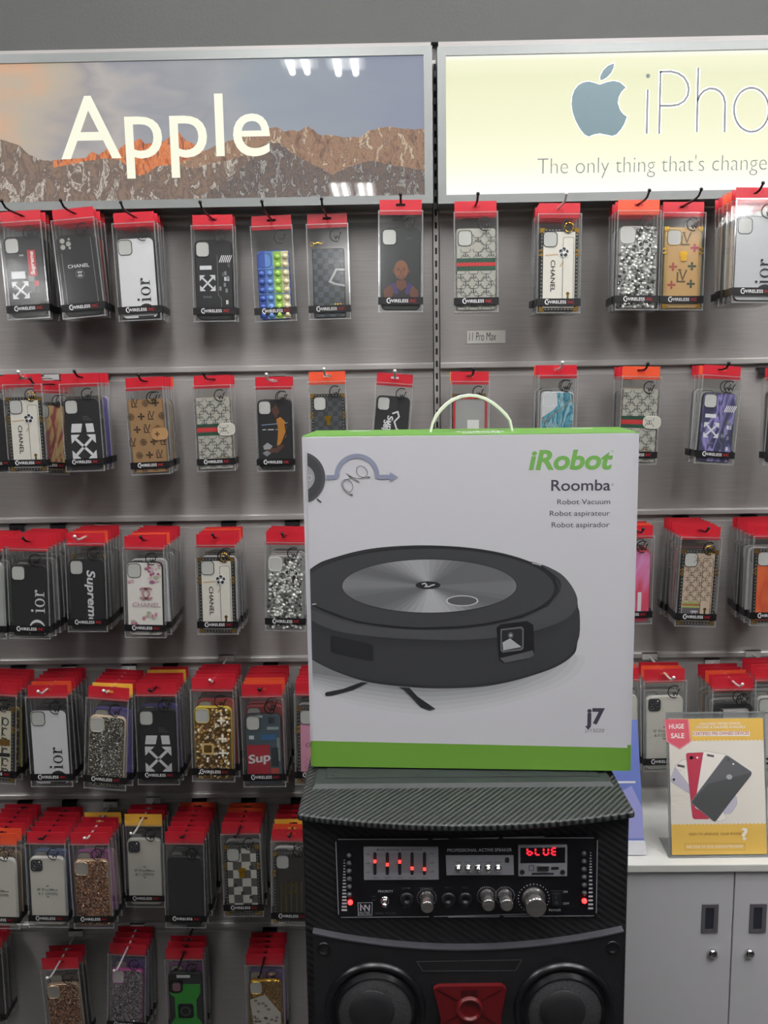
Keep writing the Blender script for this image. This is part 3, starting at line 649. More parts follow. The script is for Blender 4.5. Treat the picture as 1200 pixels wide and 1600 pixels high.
@design
def d_leaper():
    c = Case(KB, wd=.077, ht=.160).cut(); y = colm((176, 116, 40)); sk = colm((84, 52, 40)); b = colm((130, 160, 190))
    c.q.stroke([(-.03, .022), (.03, .0265)], .0016, c.P, b); c.R(-.028, -.02, .0105, .0125, KW); c.R(-.016, -.002, .0105, .0125, KW); c.R(.002, .012, .0105, .0125, b)
    c.q.flat([(.004, .035), (.014, .04), (.024, .03), (.028, .015), (.026, -.004), (.016, -.02), (.004, -.026), (.006, -.008), (.008, .012)], c.P, y, .0005)
    c.q.stroke([(.006, .04), (-.004, .056), (.004, .064), (.01, .05)], .006, c.P, sk, False, .0006); c.q.flat(ell(.006, .052, .006, .007, 16), c.P, sk, .0007)
    c.q.stroke([(.024, .024), (.027, .006), (.014, -.024)], .0035, c.P, INK, False, .0007); c.q.stroke([(.018, -.022), (.004, -.036), (-.018, -.036)], .010, c.P, sk, False, .0006)
    c.q.flat([(-.028, -.026), (-.018, -.018), (-.006, -.026), (-.012, -.033), (-.026, -.034)], c.P, colm((150, 152, 156)), .0008); c.q.flat([(-.03, -.042), (-.02, -.036), (-.01, -.042), (-.02, -.05)], c.P, colm((130, 132, 138)), .0008); return c
def banded_G(): 
    c = Case(GGREY, GGREY, .077, .158, .010, .006).cut(rim=colm((60, 60, 60))); monoG(c, -.036, .038, -.076, .077, GINK, skip=lambda x, y: incut(c)(x, y) or abs(y-.01) < .013)
    c.R(-.0385, .0385, -.002, .022, DGREEN); c.R(-.0385, .0385, .0065, .0135, SRED, .0005); return c
@design
def d_banded_canvas(): return banded_G()
def wallet_G():
    c = Case(GGREY, colm((120, 104, 84)), .079, .163, .013, .004); monoG(c, -.037, .039, -.08, .08, GINK, skip=lambda x, y: abs(y-.008) < .014 or (x > .005 and abs(y-.008) < .016))
    c.R(-.0395, .0395, -.005, .021, DGREEN); c.R(-.0395, .0395, .003, .013, SRED, .0005)
    c.q.plate(rrect(.028, .008, .040, .029, .012), c.P, .0004, .0024, GGREY); c.q.stroke(rrect(.028, .008, .037, .026, .011), .0006, c.P, colm((210, 208, 198)), True, .0027); monoG(c, .016, .034, .0, .012, GINK, h=.0027)
    for dx_ in (-.0022, .0022): c.q.stroke(ell(.018+dx_, -.056, .004, .005, 14), .0012, c.P, GOLD, True, .001)
    return c
@design
def d_canvas_wallet(): return wallet_G()
WPAT = M('white_quilted', (220, 216, 206), .35, 0, .06, 90)
@design
def d_white_strap():
    c = trunk(WPAT, strap=True); c.T('CHANEL', -.012, -.012, .0085, INK, .062, -90, .012, h=.0012)
    flower(c, .009, .034, .0095, KB, WINK); tn = colm((196, 170, 140))
    for a, b in (((-.028, .028), (-.002, .03)), ((.012, .022), (.002, .006)), ((.016, .030), (.03, .034)), ((.014, .044), (.02, .056))): c.q.stroke([a, b], .003, c.P, tn, False, .0010)
    return c
@design
def d_crystal():
    c = Case(M('crystal_base', (170, 170, 168), .2, .3), None, .077, .160); c.cut(rim=SIL[2]); gems(c, SIL, -.034, .034, -.075, .075, .0064, incut(c), 3)
    flower(c, .013, .040, .013, KB, SIL[2]); return c
@design
def d_tan_trunk():
    t = M('tan_leather', (196, 158, 104), .4, 0, .04); c = trunk(t, M('tan_gold_edge', (190, 156, 92), .35, .3)); b = colm((92, 74, 46)); p = colm((160, 74, 62)); g = colm((64, 76, 60))
    monoL(c, 0, -.018, .019, b, .0012); monoL(c, .006, .055, .019, b, .0012)
    for x, y, m in ((-.019, .002, p), (.019, .003, g), (-.021, -.034, p), (.018, -.032, g), (.023, .039, colm((170, 60, 90)))): star4(c, x, y, .0092, m, .0012)
    c.q.plate(rrect(.001, .026, .014, .012, .003), c.P, .001, .003, GOLD); c.q.plate(rrect(.001, .017, .011, .008, .003), c.P, .001, .003, GOLD); return c
@design
def d_clear_serif():
    c = Case(colm((186, 188, 190), .3), KB, .080, .158).cut(m=colm((176, 176, 172))); serif(c, 'ior', .028, -.048, .0185, KB); c.q.flat(ell(.02, -.064, .017, .016, 24, 0, 180), c.P, KB, .0004); return c
@design
def d_marble_trunk(): return trunk(marble('cream_crimson_marble', [(.3, (170, 136, 92)), (.45, (206, 178, 130)), (.52, (190, 160, 110)), (.58, (160, 84, 84)), (.7, (150, 70, 76)), (.8, (206, 180, 136))], 14, 3))
@design
def d_big_arrows():
    c = Case(KB, wd=.077, ht=.157).cut(); s = .026; arrows(c, .0005, -.028, .027, KW); c.q.flat([(-.023, .023), (.0, .023), (-.004, .004), (-.026, .004)], c.P, KW, .0005); c.q.flat([(.007, .023), (.024, .023), (.026, .004), (.009, .004)], c.P, KW, .0005)
    for k in range(3): c.R(.002, .022-.004*k, .030+.004*k, .0312+.004*k, colm((90, 90, 92)))
    return c
@design
def d_brown_wallet():
    t = M('brown_monogram_canvas', (150, 116, 76), .5, 0, .06, 120); c = Case(t, colm((120, 90, 56)), .078, .163, .013, .004); b = colm((70, 50, 32))
    for j in range(6):
        for k in range(4):
            x, y = -.034+.023*k+(.0115 if j % 2 else 0), -.07+.0285*j
            if x > .036: continue
            [lambda: star4(c, x, y, .0085, b), lambda: blossom(c, x, y, .0058, b), lambda: monoL(c, x, y, .0135, b)][(j+k*2) % 3]()
    c.q.plate(rrect(.027, .004, .038, .027, .012), c.P, .0006, .0026, t); star4(c, .022, .004, .006, b, .003); return c
@design
def d_gold_check(): 
    c = trunk(checker('slate_check', (42, 46, 48), (64, 68, 72), 90)); c.q.plate(rrect(.0, .027, .014, .009, .002), c.P, .001, .003, GOLD); c.q.plate(rrect(.0, .017, .008, .014, .002), c.P, .001, .003, GOLD); return c
@design
def d_script():
    c = Case(KB, wd=.077, ht=.160).cut(); c.T('Sup', -.004, .018, .012, KW, .034, -90, .03, .1); c.T('Supreme', -.012, -.01, .012, KW, .07, -90, .03, .1, h=.0006)
    c.q.stroke([(.0, .04), (.012, .045), (.016, .034), (.006, .022), (.012, .006), (.03, -.004), (.024, -.01)], .0035, c.P, KW, False, .0006); return c
@design
def d_script_black():
    c = Case(KB, wd=.076, ht=.155).cut(); c.T('Supreme', .010, -.006, .017, KW, .118, -90, .025, .15); return c
@design
def d_red_clear(): 
    c = Case(colm((150, 150, 148), .3), colm((170, 36, 44)), .076, .155); c.q.ring2(rrect(0, 0, .074, .153, .011), rrect(0, 0, .066, .145, .008), c.P, colm((170, 36, 44)), .0006)
    c.R(-.006, .02, -.036, .026, colm((208, 208, 206)), .0008); return c
@design
def d_pink_clear():
    c = Case(marble('pink_sheen', [(.3, (176, 40, 60)), (.5, (200, 70, 96)), (.6, (210, 140, 190)), (.75, (170, 44, 66))], 9, 1), colm((160, 30, 50)), .076, .155); c.R(.012, .02, -.06, -.012, KW, .0006); return c
@design
def d_blue_marble():
    c = Case(marble('teal_marble', [(.25, (36, 70, 84)), (.42, (92, 160, 178)), (.5, (44, 96, 116)), (.58, (140, 190, 200)), (.68, (110, 96, 90)), (.8, (60, 120, 140))], 16, 4), KW, .072, .153)
    for a, b in (((-.03, .01), (.034, .06)), ((-.01, -.07), (.034, .01)), ((-.034, .02), (.02, -.05))): c.q.stroke([a, b], .0016, c.P, colm((150, 120, 96)), False, .0005)
    c.q.flat([(-.034, .074), (-.002, .074), (.0, .046), (-.01, .036), (-.034, .02)], c.P, colm((196, 200, 200)), .0006); return c.cut(rim=KW)
@design
def d_floral():
    c = Case(colm((226, 222, 216)), KB, .076, .158, dx=.0).cut(rim=KB); rnd = random.Random(4); ps = [colm((190, 130, 150)), colm((214, 180, 186)), colm((160, 96, 126)), colm((170, 176, 150))]
    for x, y, r in ((.010, .062, .011), (.020, .046, .012), (-.028, .037, .008), (.012, -.036, .012), (-.022, -.052, .010), (.018, -.066, .010), (.03, .07, .006), (-.026, -.068, .007)):
        for k in range(9): c.q.flat(ell(x+rnd.gauss(0, r*.45), y+rnd.gauss(0, r*.4), r*rnd.uniform(.2, .5), r*rnd.uniform(.2, .4), 9), c.P, rnd.choice(ps), .0004+.00008*k)
    cc_logo(c, .003, .012, .0115, colm((176, 130, 136)), .0042, .0015); c.T('CHANEL', .003, -.012, .009, colm((190, 160, 164)), .058, off=.012, h=.0015); return c
@design
def d_canvas_trunk():
    t = M('beige_canvas', (196, 176, 156), .45, 0, .05); c = trunk(t, strap=True); monoG(c, -.028, .03, -.03, .068, colm((96, 78, 64)), .0190, incut(c), .0017)
    c.R(-.03, .03, -.044, -.031, colm((160, 176, 104)), .0010); c.R(-.03, .03, -.0395, -.0355, colm((166, 96, 66)), .0012); c.R(-.03, .03, -.07, -.044, colm((96, 92, 98)), .0010); cc_logo(c, -.004, -.058, .007, KW, .0018, .0014); return c
@design
def d_sunset_trunk(): 
    return trunk(marble('orange_pink_swirl', [(.25, (190, 70, 90)), (.45, (206, 84, 92)), (.52, (214, 104, 56)), (.6, (196, 76, 50)), (.72, (222, 128, 62))], 6, 1.5))
@design
def d_graffiti_trunk():
    c = trunk(M('warm_white_panel', (206, 200, 180), .4)); rnd = random.Random(9)
    for j in range(6):
        for k in range(3):
            x, y = -.02+.02*k, -.06+.022*j; c.q.stroke(ell(x, y, .006, .008, 10, rnd.uniform(0, 180), rnd.uniform(250, 420)), .0022, c.P, INK, False, .0012); c.q.stroke([(x-.007, y-.01), (x-.007, y+.009), (x+.004, y+.006)], .002, c.P, INK, False, .0013)
    c.R(-.03, .03, -.002, .012, GOLD, .0016); c.R(-.03, .03, -.026, -.018, INK, .0016); return c
@design
def d_dark_glitter():
    c = Case(glitter('pewter_glitter', [(0, (70, 68, 62)), (.35, (104, 100, 90)), (.7, (130, 126, 114)), (.9, (240, 238, 228))], 620, .3, .5), colm((196, 176, 150)), .074, .150).cut(rim=colm((206, 192, 170))); return c
@design
def d_gold_jewel():
    c = Case(M('gold_jewel_base', (190, 150, 80), .25, .8), colm((190, 168, 52), .35), .076, .152); c.cut(rim=colm((206, 184, 70))); gems(c, GLD, -.033, .033, -.07, .071, .0058, incut(c), 8, .0035)
    c.q.ring2(rrect(-.010, -.010, .024, .024, .003), rrect(-.010, -.010, .016, .016, .002), c.P, GLD[0], .005); c.q.flat(rrect(-.010, -.010, .016, .016, .002), c.P, GLD[3], .0048)
    for x, y in ((.02, .012), (.02, -.018), (.018, .05)): star4(c, x, y, .009, GLD[2], .0055)
    return c
@design
def d_red_block():
    c = Case(colm((70, 84, 92)), KB, .074, .150).cut(); c.R(-.034, .012, -.055, .010, colm((156, 34, 48))); c.T('Sup', -.010, -.018, .017, KW, .046, 8, .03, .12)
    for x, y, w_, h_, m in ((.018, .062, .012, .012, (44, 48, 54)), (-.006, .07, .012, .004, (180, 186, 186)), (.02, .045, .024, .006, (150, 160, 158)), (.01, .026, .03, .012, (50, 96, 140)), (.022, -.016, .014, .04, (40, 46, 50)), (.03, .0, .006, .05, (130, 142, 140)), (.022, -.046, .016, .012, (170, 70, 60)), (-.024, .026, .01, .008, (200, 204, 204))): c.R(x-w_/2, x+w_/2, y-h_/2, y+h_/2, colm(m))
    return c
@design
def d_pink_trunk():
    c = trunk(M('pink_leather', (216, 150, 176), .4)); c.T('CHANEL', .002, .0, .008, colm((110, 70, 84)), .046, off=.01, h=.0012)
    for k in range(4):
        for j in range(3): c.q.stroke([(-.024+.016*k, -.06+.012*j), (-.016+.016*k, -.054+.012*j), (-.024+.016*k, -.048+.012*j)], .0008, c.P, colm((170, 110, 134)), False, .0012)
    for x, y in ((-.01, .03), (.01, .022), (.012, .035)): c.q.flat([(x, y), (x+.006, y+.002), (x+.003, y+.007)], c.P, KB, .0012)
    return c
CREAM = M('cream_insert_print', (206, 203, 192), .5, 0, .03)
@design
def d_cream_insert():
    c = Case(CREAM, colm((196, 196, 190), .3), .075, .155).lens3(); g = colm((104, 104, 102)); c.T('IP Pro/Max', 0, .004, .0055, g, .045, off=.012); c.T('6.1 (2020)', 0, -.005, .0055, g, .041, off=.012)
    c.q.flat([(-.004, .0115), (.004, .0115), (0, .0145)], c.P, g, .0004); c.q.flat([(-.004, -.0115), (.004, -.0115), (0, -.0145)], c.P, g, .0004); return c
@design
def d_rose_glitter(): return Case(glitter('rose_gold_glitter', [(0, (110, 66, 42)), (.3, (160, 104, 70)), (.6, (196, 140, 100)), (.88, (250, 232, 210))], 520, .25, .7), M('rose_gold_edge', (206, 176, 146), .25, .5), .074, .150).cut(m=colm((150, 146, 138)), rim=M('rose_gold_edge'))
@design
def d_pink_glitter(): return Case(glitter('silver_pink_glitter', [(0, (96, 84, 92)), (.3, (150, 138, 146)), (.6, (176, 166, 172)), (.85, (245, 240, 244))], 560, .25, .6), M('pink_metal_edge', (196, 84, 160), .3, .4), .074, .150).cut(rim=M('pink_metal_edge'))
@design
def d_plain_black(): return Case(colm((20, 20, 23), .6), None, .075, .157)
@design
def d_white_check():
    c = trunk(checker('white_grey_check', (206, 204, 196), (86, 84, 82), 52)); c.q.plate(rrect(.0, .024, .016, .010, .002), c.P, .001, .003, GOLD); c.q.plate(rrect(.0, .013, .012, .014, .003), c.P, .001, .003, GOLD)
    for x, y in ((.02, .03), (-.016, -.012), (.018, -.04), (.0, -.03)): c.R(x-.004, x+.004, y-.004, y+.004, colm((54, 54, 54)), .0012)
    return c
@design
def d_gold_bars():
    c = trunk(M('black_gold_panel', (40, 38, 30), .3)); 
    for k in range(5): c.q.plate(rrect(-.022+.011*k, -.02, .003, .07, .001, 3), c.P, .001, .002, M('dull_gold', (116, 100, 48), .35, .7))
    c.q.stroke(ell(.0, .0, .011, .011, 20), .003, c.P, M('dull_gold'), True, .003); return c
@design
def d_bumper():
    c = Case(colm((204, 200, 198)), KB, .078, .158); c.q.ring2(rrect(0, 0, .078, .158, .012), rrect(0, -.002, .062, .142, .006), c.P, KB, .0012)
    c.q.plate(rrect(-.026, .055, .012, .026, .004), c.P, .0012, .003, KB); c.q.flat(ell(-.026, .06, .003, .003, 12), c.P, KW, .0034); c.q.flat(ell(-.002, .02, .010, .008, 12), c.P, colm((186, 80, 66)), .0008); return c
@design
def d_clear_plain(): c = Case(colm((200, 198, 194), .35), colm((176, 176, 172), .3), .075, .152).cut(); return c
@design
def d_armor():
    g = colm((46, 118, 48)); c = Case(KB, None, .076, .155, .012); c.q.plate([(-.012, .05), (.034, .05), (.034, .03), (.024, .012), (.024, -.03), (.036, -.048), (.03, -.064), (-.03, -.064), (-.036, -.048), (-.024, -.03), (-.024, .02), (-.036, .03), (-.03, .036)], c.P, 0, .003, g)
    c.q.plate(rrect(.0, -.012, .034, .034, .006), c.P, .003, .005, KB); c.q.ring2(ell(0, -.012, .012, .012, 20), ell(0, -.012, .008, .008, 20), c.P, colm((60, 62, 64)), .006); c.q.plate(rrect(-.020, .048, .030, .034, .010), c.P, .001, .004, KB)
    c.q.flat(rrect(-.018, .046, .018, .020, .005), c.P, colm((110, 80, 90)), .0045); c.R(-.018, .012, .066, .073, KW, .001); return c
@design
def d_leopard():
    c = Case(glitter('ochre_glitter', [(0, (130, 92, 36)), (.4, (160, 118, 54)), (.8, (182, 140, 72)), (.93, (236, 220, 170))], 640, .35, .5), M('gold_metal'), .074, .150); c.cut(rim=GOLD)
    c.q.flat([(-.034, .028), (.0, .04), (.034, -.005), (.034, -.03), (.01, -.074), (-.024, -.074)], c.P, colm((206, 200, 190)), .0006); rnd = random.Random(2)
    for k in range(46):
        x, y = rnd.uniform(-.026, .028), rnd.uniform(-.07, .03)
        if x+.9*y > .018: continue
        c.q.stroke(ell(x, y, .0028, .0022, 8, rnd.uniform(0, 180), rnd.uniform(380, 480)), .0016, c.P, colm((56, 46, 36)), False, .0009)
    return c
SIDE = {'black': KB, 'charcoal': colm((50, 50, 54)), 'grey': colm((130, 130, 132)), 'white': KW, 'clear': colm((168, 170, 168), .3), 'purple': colm((92, 80, 170)), 'magenta': colm((176, 76, 170)), 'blue': colm((60, 90, 150)), 'red': colm((170, 40, 48)), 'tan': colm((170, 134, 92))}
CM = {}
def case_mesh(key):
    if key not in CM:
        if key in D: c = D[key](); CM[key] = (c.mesh(), c.extra)
        elif key == 'studded': c = trunk(colm((60, 58, 58))); CM[key] = (c.mesh(), c.extra)
        else: c = Case(SIDE[key], None, .077, .160).cut(); CM[key] = (c.mesh(), c.extra)
    return CM[key]
def link(name, me, parent):
    o = bpy.data.objects.new(name, me); o.parent = parent; C.objects.link(o); return o
ORD = ['front', 'second', 'third', 'fourth', 'fifth', 'sixth', 'seventh', 'eighth']
ROWN = ['top', 'second', 'third', 'fourth', 'fifth', 'bottom']
CARDN = {'r': 'red', 'o': 'orange', 'y': 'yellow', 'd': 'shade-toned red'}
def package(key, card, loc, rot, label, group, size=1., emblem=True):
    t = empty('packaged_phone_case', loc, label, 'phone case', group, rot); t.scale = (size, size, size)
    link('hang_card', CARD[card], t); link('clear_box', BOXM if emblem else BOXP, t)
    link('label_band', BANDM, t)
    me, ex = case_mesh(key); pc = link('phone_case', me, t)
    for n, m in ex: link(n, m, pc)
    return t
def peg(x, z, tip, chrome, label, group):
    m = CHROME if chrome else BLK_METAL
    t = empty('peg_hook', (x, 0, z), label, 'hook', group)
    q = MB(); q.box(x-.0165, x+.0165, -.0125, -.0105, z-.0035, z+.0115, M('clip_black', (24, 24, 26), .45) if not chrome else SILV_CLIP); q.box(x-.0165, x+.0165, -.0125, .0034, z+.0100, z+.0115, m); q.obj('rail_clip', t)
    m = SILV_CLIP if chrome else m
    q = MB(); pts = [(x, -.012, z+.0022), (x, -tip+.03, z+.0022), (x, -tip+.012, z+.0045), (x, -tip, z+.012)]
    q.tube(pts, .0022, m, 8); 
    q.revolve([(.0001, -.0036), (.0026, -.0026), (.0036, 0), (.0026, .0026), (.0001, .0036)], m, lambda a, b, h: Vector((x+a, -tip-.001-h*.8, z+.0135+b)), 10)
    q.obj('wire', t)
SCALE = (.985, .90, .96, 1.03, 1.0, 1.0)
# row, hole px (x, mid card y), bottom centre px, count, depth (None: from the rail), front design, chrome peg, short name, full label of the front one, back kinds, back cards
ST = [
 (0, (32, 338), (48, 494), 3, .10, 'black_tag', 0, 'red-tagged black case', 'black case with red tag and white arrows under the mountain sign', 'black black grey', 'rr'),
 (0, (114, 334), (134, 489), 4, .12, 'black_double', 0, 'double-ring black case', 'plain black case with thin white capitals under the mountain sign', 'black red charcoal', 'rrr'),
 (0, (209, 340), (221, 496), 4, .10, 'white_serif', 0, 'white serif case', 'white case with large black serif letters under the mountain sign', 'black charcoal black', 'rrr'),
 (0, (332, 344), (337, 495), 2, .07, 'black_tech', 0, 'striped black case', 'black case with white crossed arrows and diagonal stripes, top row', 'black', 'r'),
 (0, (424, 345), (432, 491), 1, .055, 'pop_bubbles', 0, 'rainbow bubble case', 'blue, green and cream bubble case on the top row', '', ''),
 (0, (511, 342), (516, 496), 1, .05, 'dark_check', 0, 'dark checked case', 'dark checked case with grey loop on the top row', '', ''),
 (0, (626, 321), (626, 486), 1, .15, 'bust', 0, 'portrait case', 'dark case showing a bald player, top row beside the seam', '', ''),
 (0, (743, 323), (744, 473), 2, .13, 'banded_canvas', 0, 'banded canvas case', 'grey monogram case with green and red band under the pale sign', 'clear', 'r'),
 (0, (874, 326), (871, 479), 4, .11, 'white_strap', 1, 'white strap case', 'white strapped case with gold ring under the pale sign', 'black charcoal grey', 'rrr'),
 (0, (998, 321), (993, 463), 4, .11, 'crystal', 0, 'silver crystal case', 'silver crystal case with black flower under the pale sign', 'black white black', 'rrr'),
 (0, (1068, 324), (1062, 475), 2, .08, 'tan_trunk', 0, 'tan gold-edged case', 'tan monogram case with gold edge under the pale sign', 'black', 'r'),
 (0, (1184, 302), (1176, 462), 6, .185, 'clear_serif', 0, 'clear serif case', 'clear-backed case with black serif letters, top row by picture edge', 'white clear black tan white', 'roorr'),
 (1, (-20, 597), (-2, 741), 3, .12, 'black', 0, 'plain dark case', 'dark case cut by the picture edge on the second row', 'black grey', 'rr'),
 (1, (36, 592), (47, 722), 1, .16, 'white_strap', 1, 'white strapped case', 'white strapped case with gold ring, second row above black serif case', '', ''),
 (1, (80, 602), (82, 733), 2, .07, 'marble_trunk', 0, 'marbled gold case', 'cream and crimson marbled case with studs behind large white arrows', 'studded', 'r'),
 (1, (124, 591), (136, 735), 4, .15, 'big_arrows', 0, 'bold arrow case', 'black case with big white arrows on the second row', 'studded purple white', 'rrr'),
 (1, (225, 597), (238, 736), 5, .14, 'brown_wallet', 0, 'brown wallet case', 'brown monogram wallet case on the second row', 'black grey tan black', 'rrro'),
 (1, (331, 594), (340, 736), 3, .10, 'canvas_wallet', 0, 'canvas wallet case', 'grey monogram wallet case on second row beside the black leaping player case', 'charcoal grey', 'rr'),
 (1, (427, 596), (432, 735), 2, .08, 'leaper', 1, 'leaping player case', 'black case with a leaping player in yellow, second row', 'black', 'r'),
 (1, (511, 588), (516, 735), 2, .10, 'gold_check', 1, 'gold-studded check case', 'black checked case with gold clasp above the green box edge', 'studded', 'r'),
 (1, (617, 591), (607, 738), 1, .07, 'script', 1, 'white script case', 'black case with white script just above the green box edge', '', ''),
 (1, (735, 588), (733, 735), 3, .10, 'red_clear', 0, 'red-rimmed clear case', 'red-rimmed clear case behind the white carrying handle', 'studded clear', 'ry'),
 (1, (872, 578), (868, 722), 4, .13, 'blue_marble', 1, 'teal marbled case', 'teal marbled case peeking above the green box top', 'clear black white', 'rro'),
 (1, (1002, 580), (993, 709), 4, .13, 'canvas_wallet', 0, 'clasped canvas wallet', 'grey monogram wallet case beside the upper corner of the white box', 'black charcoal black', 'rrr'),
 (1, (1128, 579), (1113, 726), 4, .14, 'blue_tech', 0, 'violet arrow case', 'violet smoky case with white crossed arrows, second row', 'clear white black', 'orr'),
 (1, (1232, 582), (1220, 728), 2, .12, 'black', 0, 'dark edge case', 'dark case at the picture edge beside the violet arrow case', 'black', 'r'),
 (2, (-25, 848), (-18, 990), 5, .17, 'clear', 0, 'clear edge case', 'clear case cut by the picture edge on the third row', 'grey black black clear', 'rrrr'),
 (2, (44, 848), (50, 988), 6, None, 'black_serif', 0, 'black serif case', 'black case with large white serif letters on the third row', 'black grey black clear charcoal', 'rrrrr'),
 (2, (134, 840), (140, 986), 7, None, 'script_black', 1, 'vertical script case', 'black case with white lettering running down it, third row', 'studded black grey black charcoal black', 'orrrrr'),
 (2, (225, 846), (229, 974), 7, None, 'floral', 0, 'pink floral case', 'white case with pink flowers on the third row', 'white black charcoal grey black black', 'rorrrr'),
 (2, (337, 842), (342, 977), 5, None, 'white_strap', 0, 'white studded strap case', 'white strapped case with gold ring beside pink floral case', 'white black studded charcoal', 'rror'),
 (2, (446, 838), (447, 963), 4, None, 'crystal', 0, 'third-row crystal case', 'silver crystal case beside the edge of the white box', 'crystal clear black', 'rrr'),
 (2, (990, 828), (985, 955), 3, None, 'pink_clear', 0, 'crimson sheen case', 'crimson sheeny case peeking out beside the white box', 'red black', 'or'),
 (2, (1095, 830), (1084, 967), 7, None, 'canvas_trunk', 0, 'beige studded case', 'beige monogram case with green stripe and gold studs', 'studded red black studded charcoal black', 'rrrrrr'),
 (2, (1208, 828), (1200, 958), 6, None, 'sunset_trunk', 0, 'orange swirl case', 'orange and pink swirled case with gold studs', 'white clear black black grey', 'rrrrr'),
 (3, (-4, 1074), (-5, 1212), 5, None, 'graffiti_trunk', 0, 'scrawled gold case', 'scrawled black and white case with gold bands', 'gold_jewel black clear black', 'rrrr'),
 (3, (74, 1078), (84, 1215), 6, None, 'white_serif', 1, 'fourth-row white serif case', 'white case with black serif letters on the fourth row', 'black black charcoal clear black', 'ordrd'),
 (3, (170, 1081), (166, 1210), 6, None, 'dark_glitter', 1, 'pewter glitter case', 'pewter glitter case in front of a yellow card', 'purple black charcoal black grey', 'yrddd'),
 (3, (244, 1075), (250, 1208), 6, None, 'big_arrows', 0, 'low bold arrow case', 'black case with big white arrows on the fourth row', 'purple black grey black charcoal', 'rrryr'),
 (3, (332, 1067), (335, 1201), 5, .165, 'gold_jewel', 1, 'gold jewelled case', 'yellow-edged case crusted with gold jewels', 'red black black grey', 'rddd'),
 (3, (409, 1077), (415, 1207), 7, None, 'red_block', 0, 'red block case', 'case with red block and white letters beside the white box', 'red red clear black charcoal black', 'oordrd'),
 (3, (493, 1074), (495, 1200), 6, None, 'pink_trunk', 0, 'pink studded case', 'pink case with gold studs half hidden by the white box', 'clear black black grey black', 'rrrrr'),
 (3, (966, 1052), (968, 1165), 2, .12, 'cream_insert', 0, 'hidden cream case', 'cream-faced case mostly hidden behind the white box', 'clear', 'o'),
 (3, (1038, 1053), (1036, 1171), 3, .12, 'cream_insert', 1, 'cream camera-print case', 'cream case with camera print behind the sale sign', 'clear clear', 'od'),
 (3, (1145, 1066), (1140, 1190), 5, None, 'bumper', 1, 'black bumper case', 'black bumper case above the sale sign', 'clear clear tan clear', 'rodd'),
 (3, (1212, 1051), (1207, 1166), 4, .13, 'clear_plain', 1, 'clear pale case', 'clear pale case beside the sale sign, at picture edge', 'clear clear grey', 'rdd'),
 (4, (-4, 1309), (2, 1422), 7, None, 'cream_insert', 0, 'cream edge case', 'cream case with camera print cut by the picture edge, fifth row', 'tan clear black black grey black', 'ordddd'),
 (4, (72, 1307), (79, 1418), 6, None, 'cream_insert', 0, 'cream phone-print case', 'cream case with camera print, beside rose gold glitter, fifth row', 'blue black black charcoal black', 'dddrd'),
 (4, (140, 1308), (149, 1417), 5, None, 'rose_glitter', 1, 'rose gold glitter case', 'rose gold glitter case on the fifth row', 'magenta dark_glitter black black', 'rddy'),
 (4, (224, 1279), (229, 1385), 3, .092, 'cream_insert', 1, 'yellow-carded cream case', 'cream case with camera print under a yellow card, fifth row', 'black black', 'dd'),
 (4, (288, 1307), (292, 1427), 7, None, 'plain_black', 0, 'all-black case', 'plain matt black case on the fifth row', 'black charcoal black black grey black', 'rrrrdo'),
 (4, (376, 1292), (382, 1418), 5, None, 'white_check', 0, 'white checked case', 'white and grey checked case with gold clasp, fifth row', 'white grey black charcoal', 'rdoo'),
 (4, (455, 1303), (456, 1436), 6, None, 'gold_bars', 0, 'gold barred case', 'black case with gold bars beside the loudspeaker', 'white black charcoal black grey', 'oyrdd'),
 (5, (-25, 1470), (-16, 1592), 3, None, 'black', 0, 'dark low case', 'dark case cut by the picture edge on the bottom row', 'black charcoal', 'dd'),
 (5, (94, 1503), (109, 1632), 3, None, 'rose_glitter', 1, 'tilted rose glitter case', 'tilted rose gold glitter case on the bottom row', 'black charcoal', 'dd'),
 (5, (200, 1481), (199, 1590), 4, .085, 'pink_glitter', 1, 'pink silver glitter case', 'pink-rimmed silver glitter case on the bottom row', 'purple black charcoal', 'rdd'),
 (5, (288, 1488), (294, 1588), 3, .105, 'armor', 0, 'green armoured case', 'green and black armoured case on the bottom row', 'magenta black', 'rd'),
 (5, (413, 1497), (417, 1618), 5, None, 'leopard', 0, 'leopard print case', 'leopard print case with ochre glitter on the bottom row', 'purple magenta black black', 'rrrd'),
]
CFRONT = {(0, 9): 'o', (0, 11): 'r', (1, 19): 'o', (1, 23): 'o', (4, 46): 'o', (4, 49): 'y'}
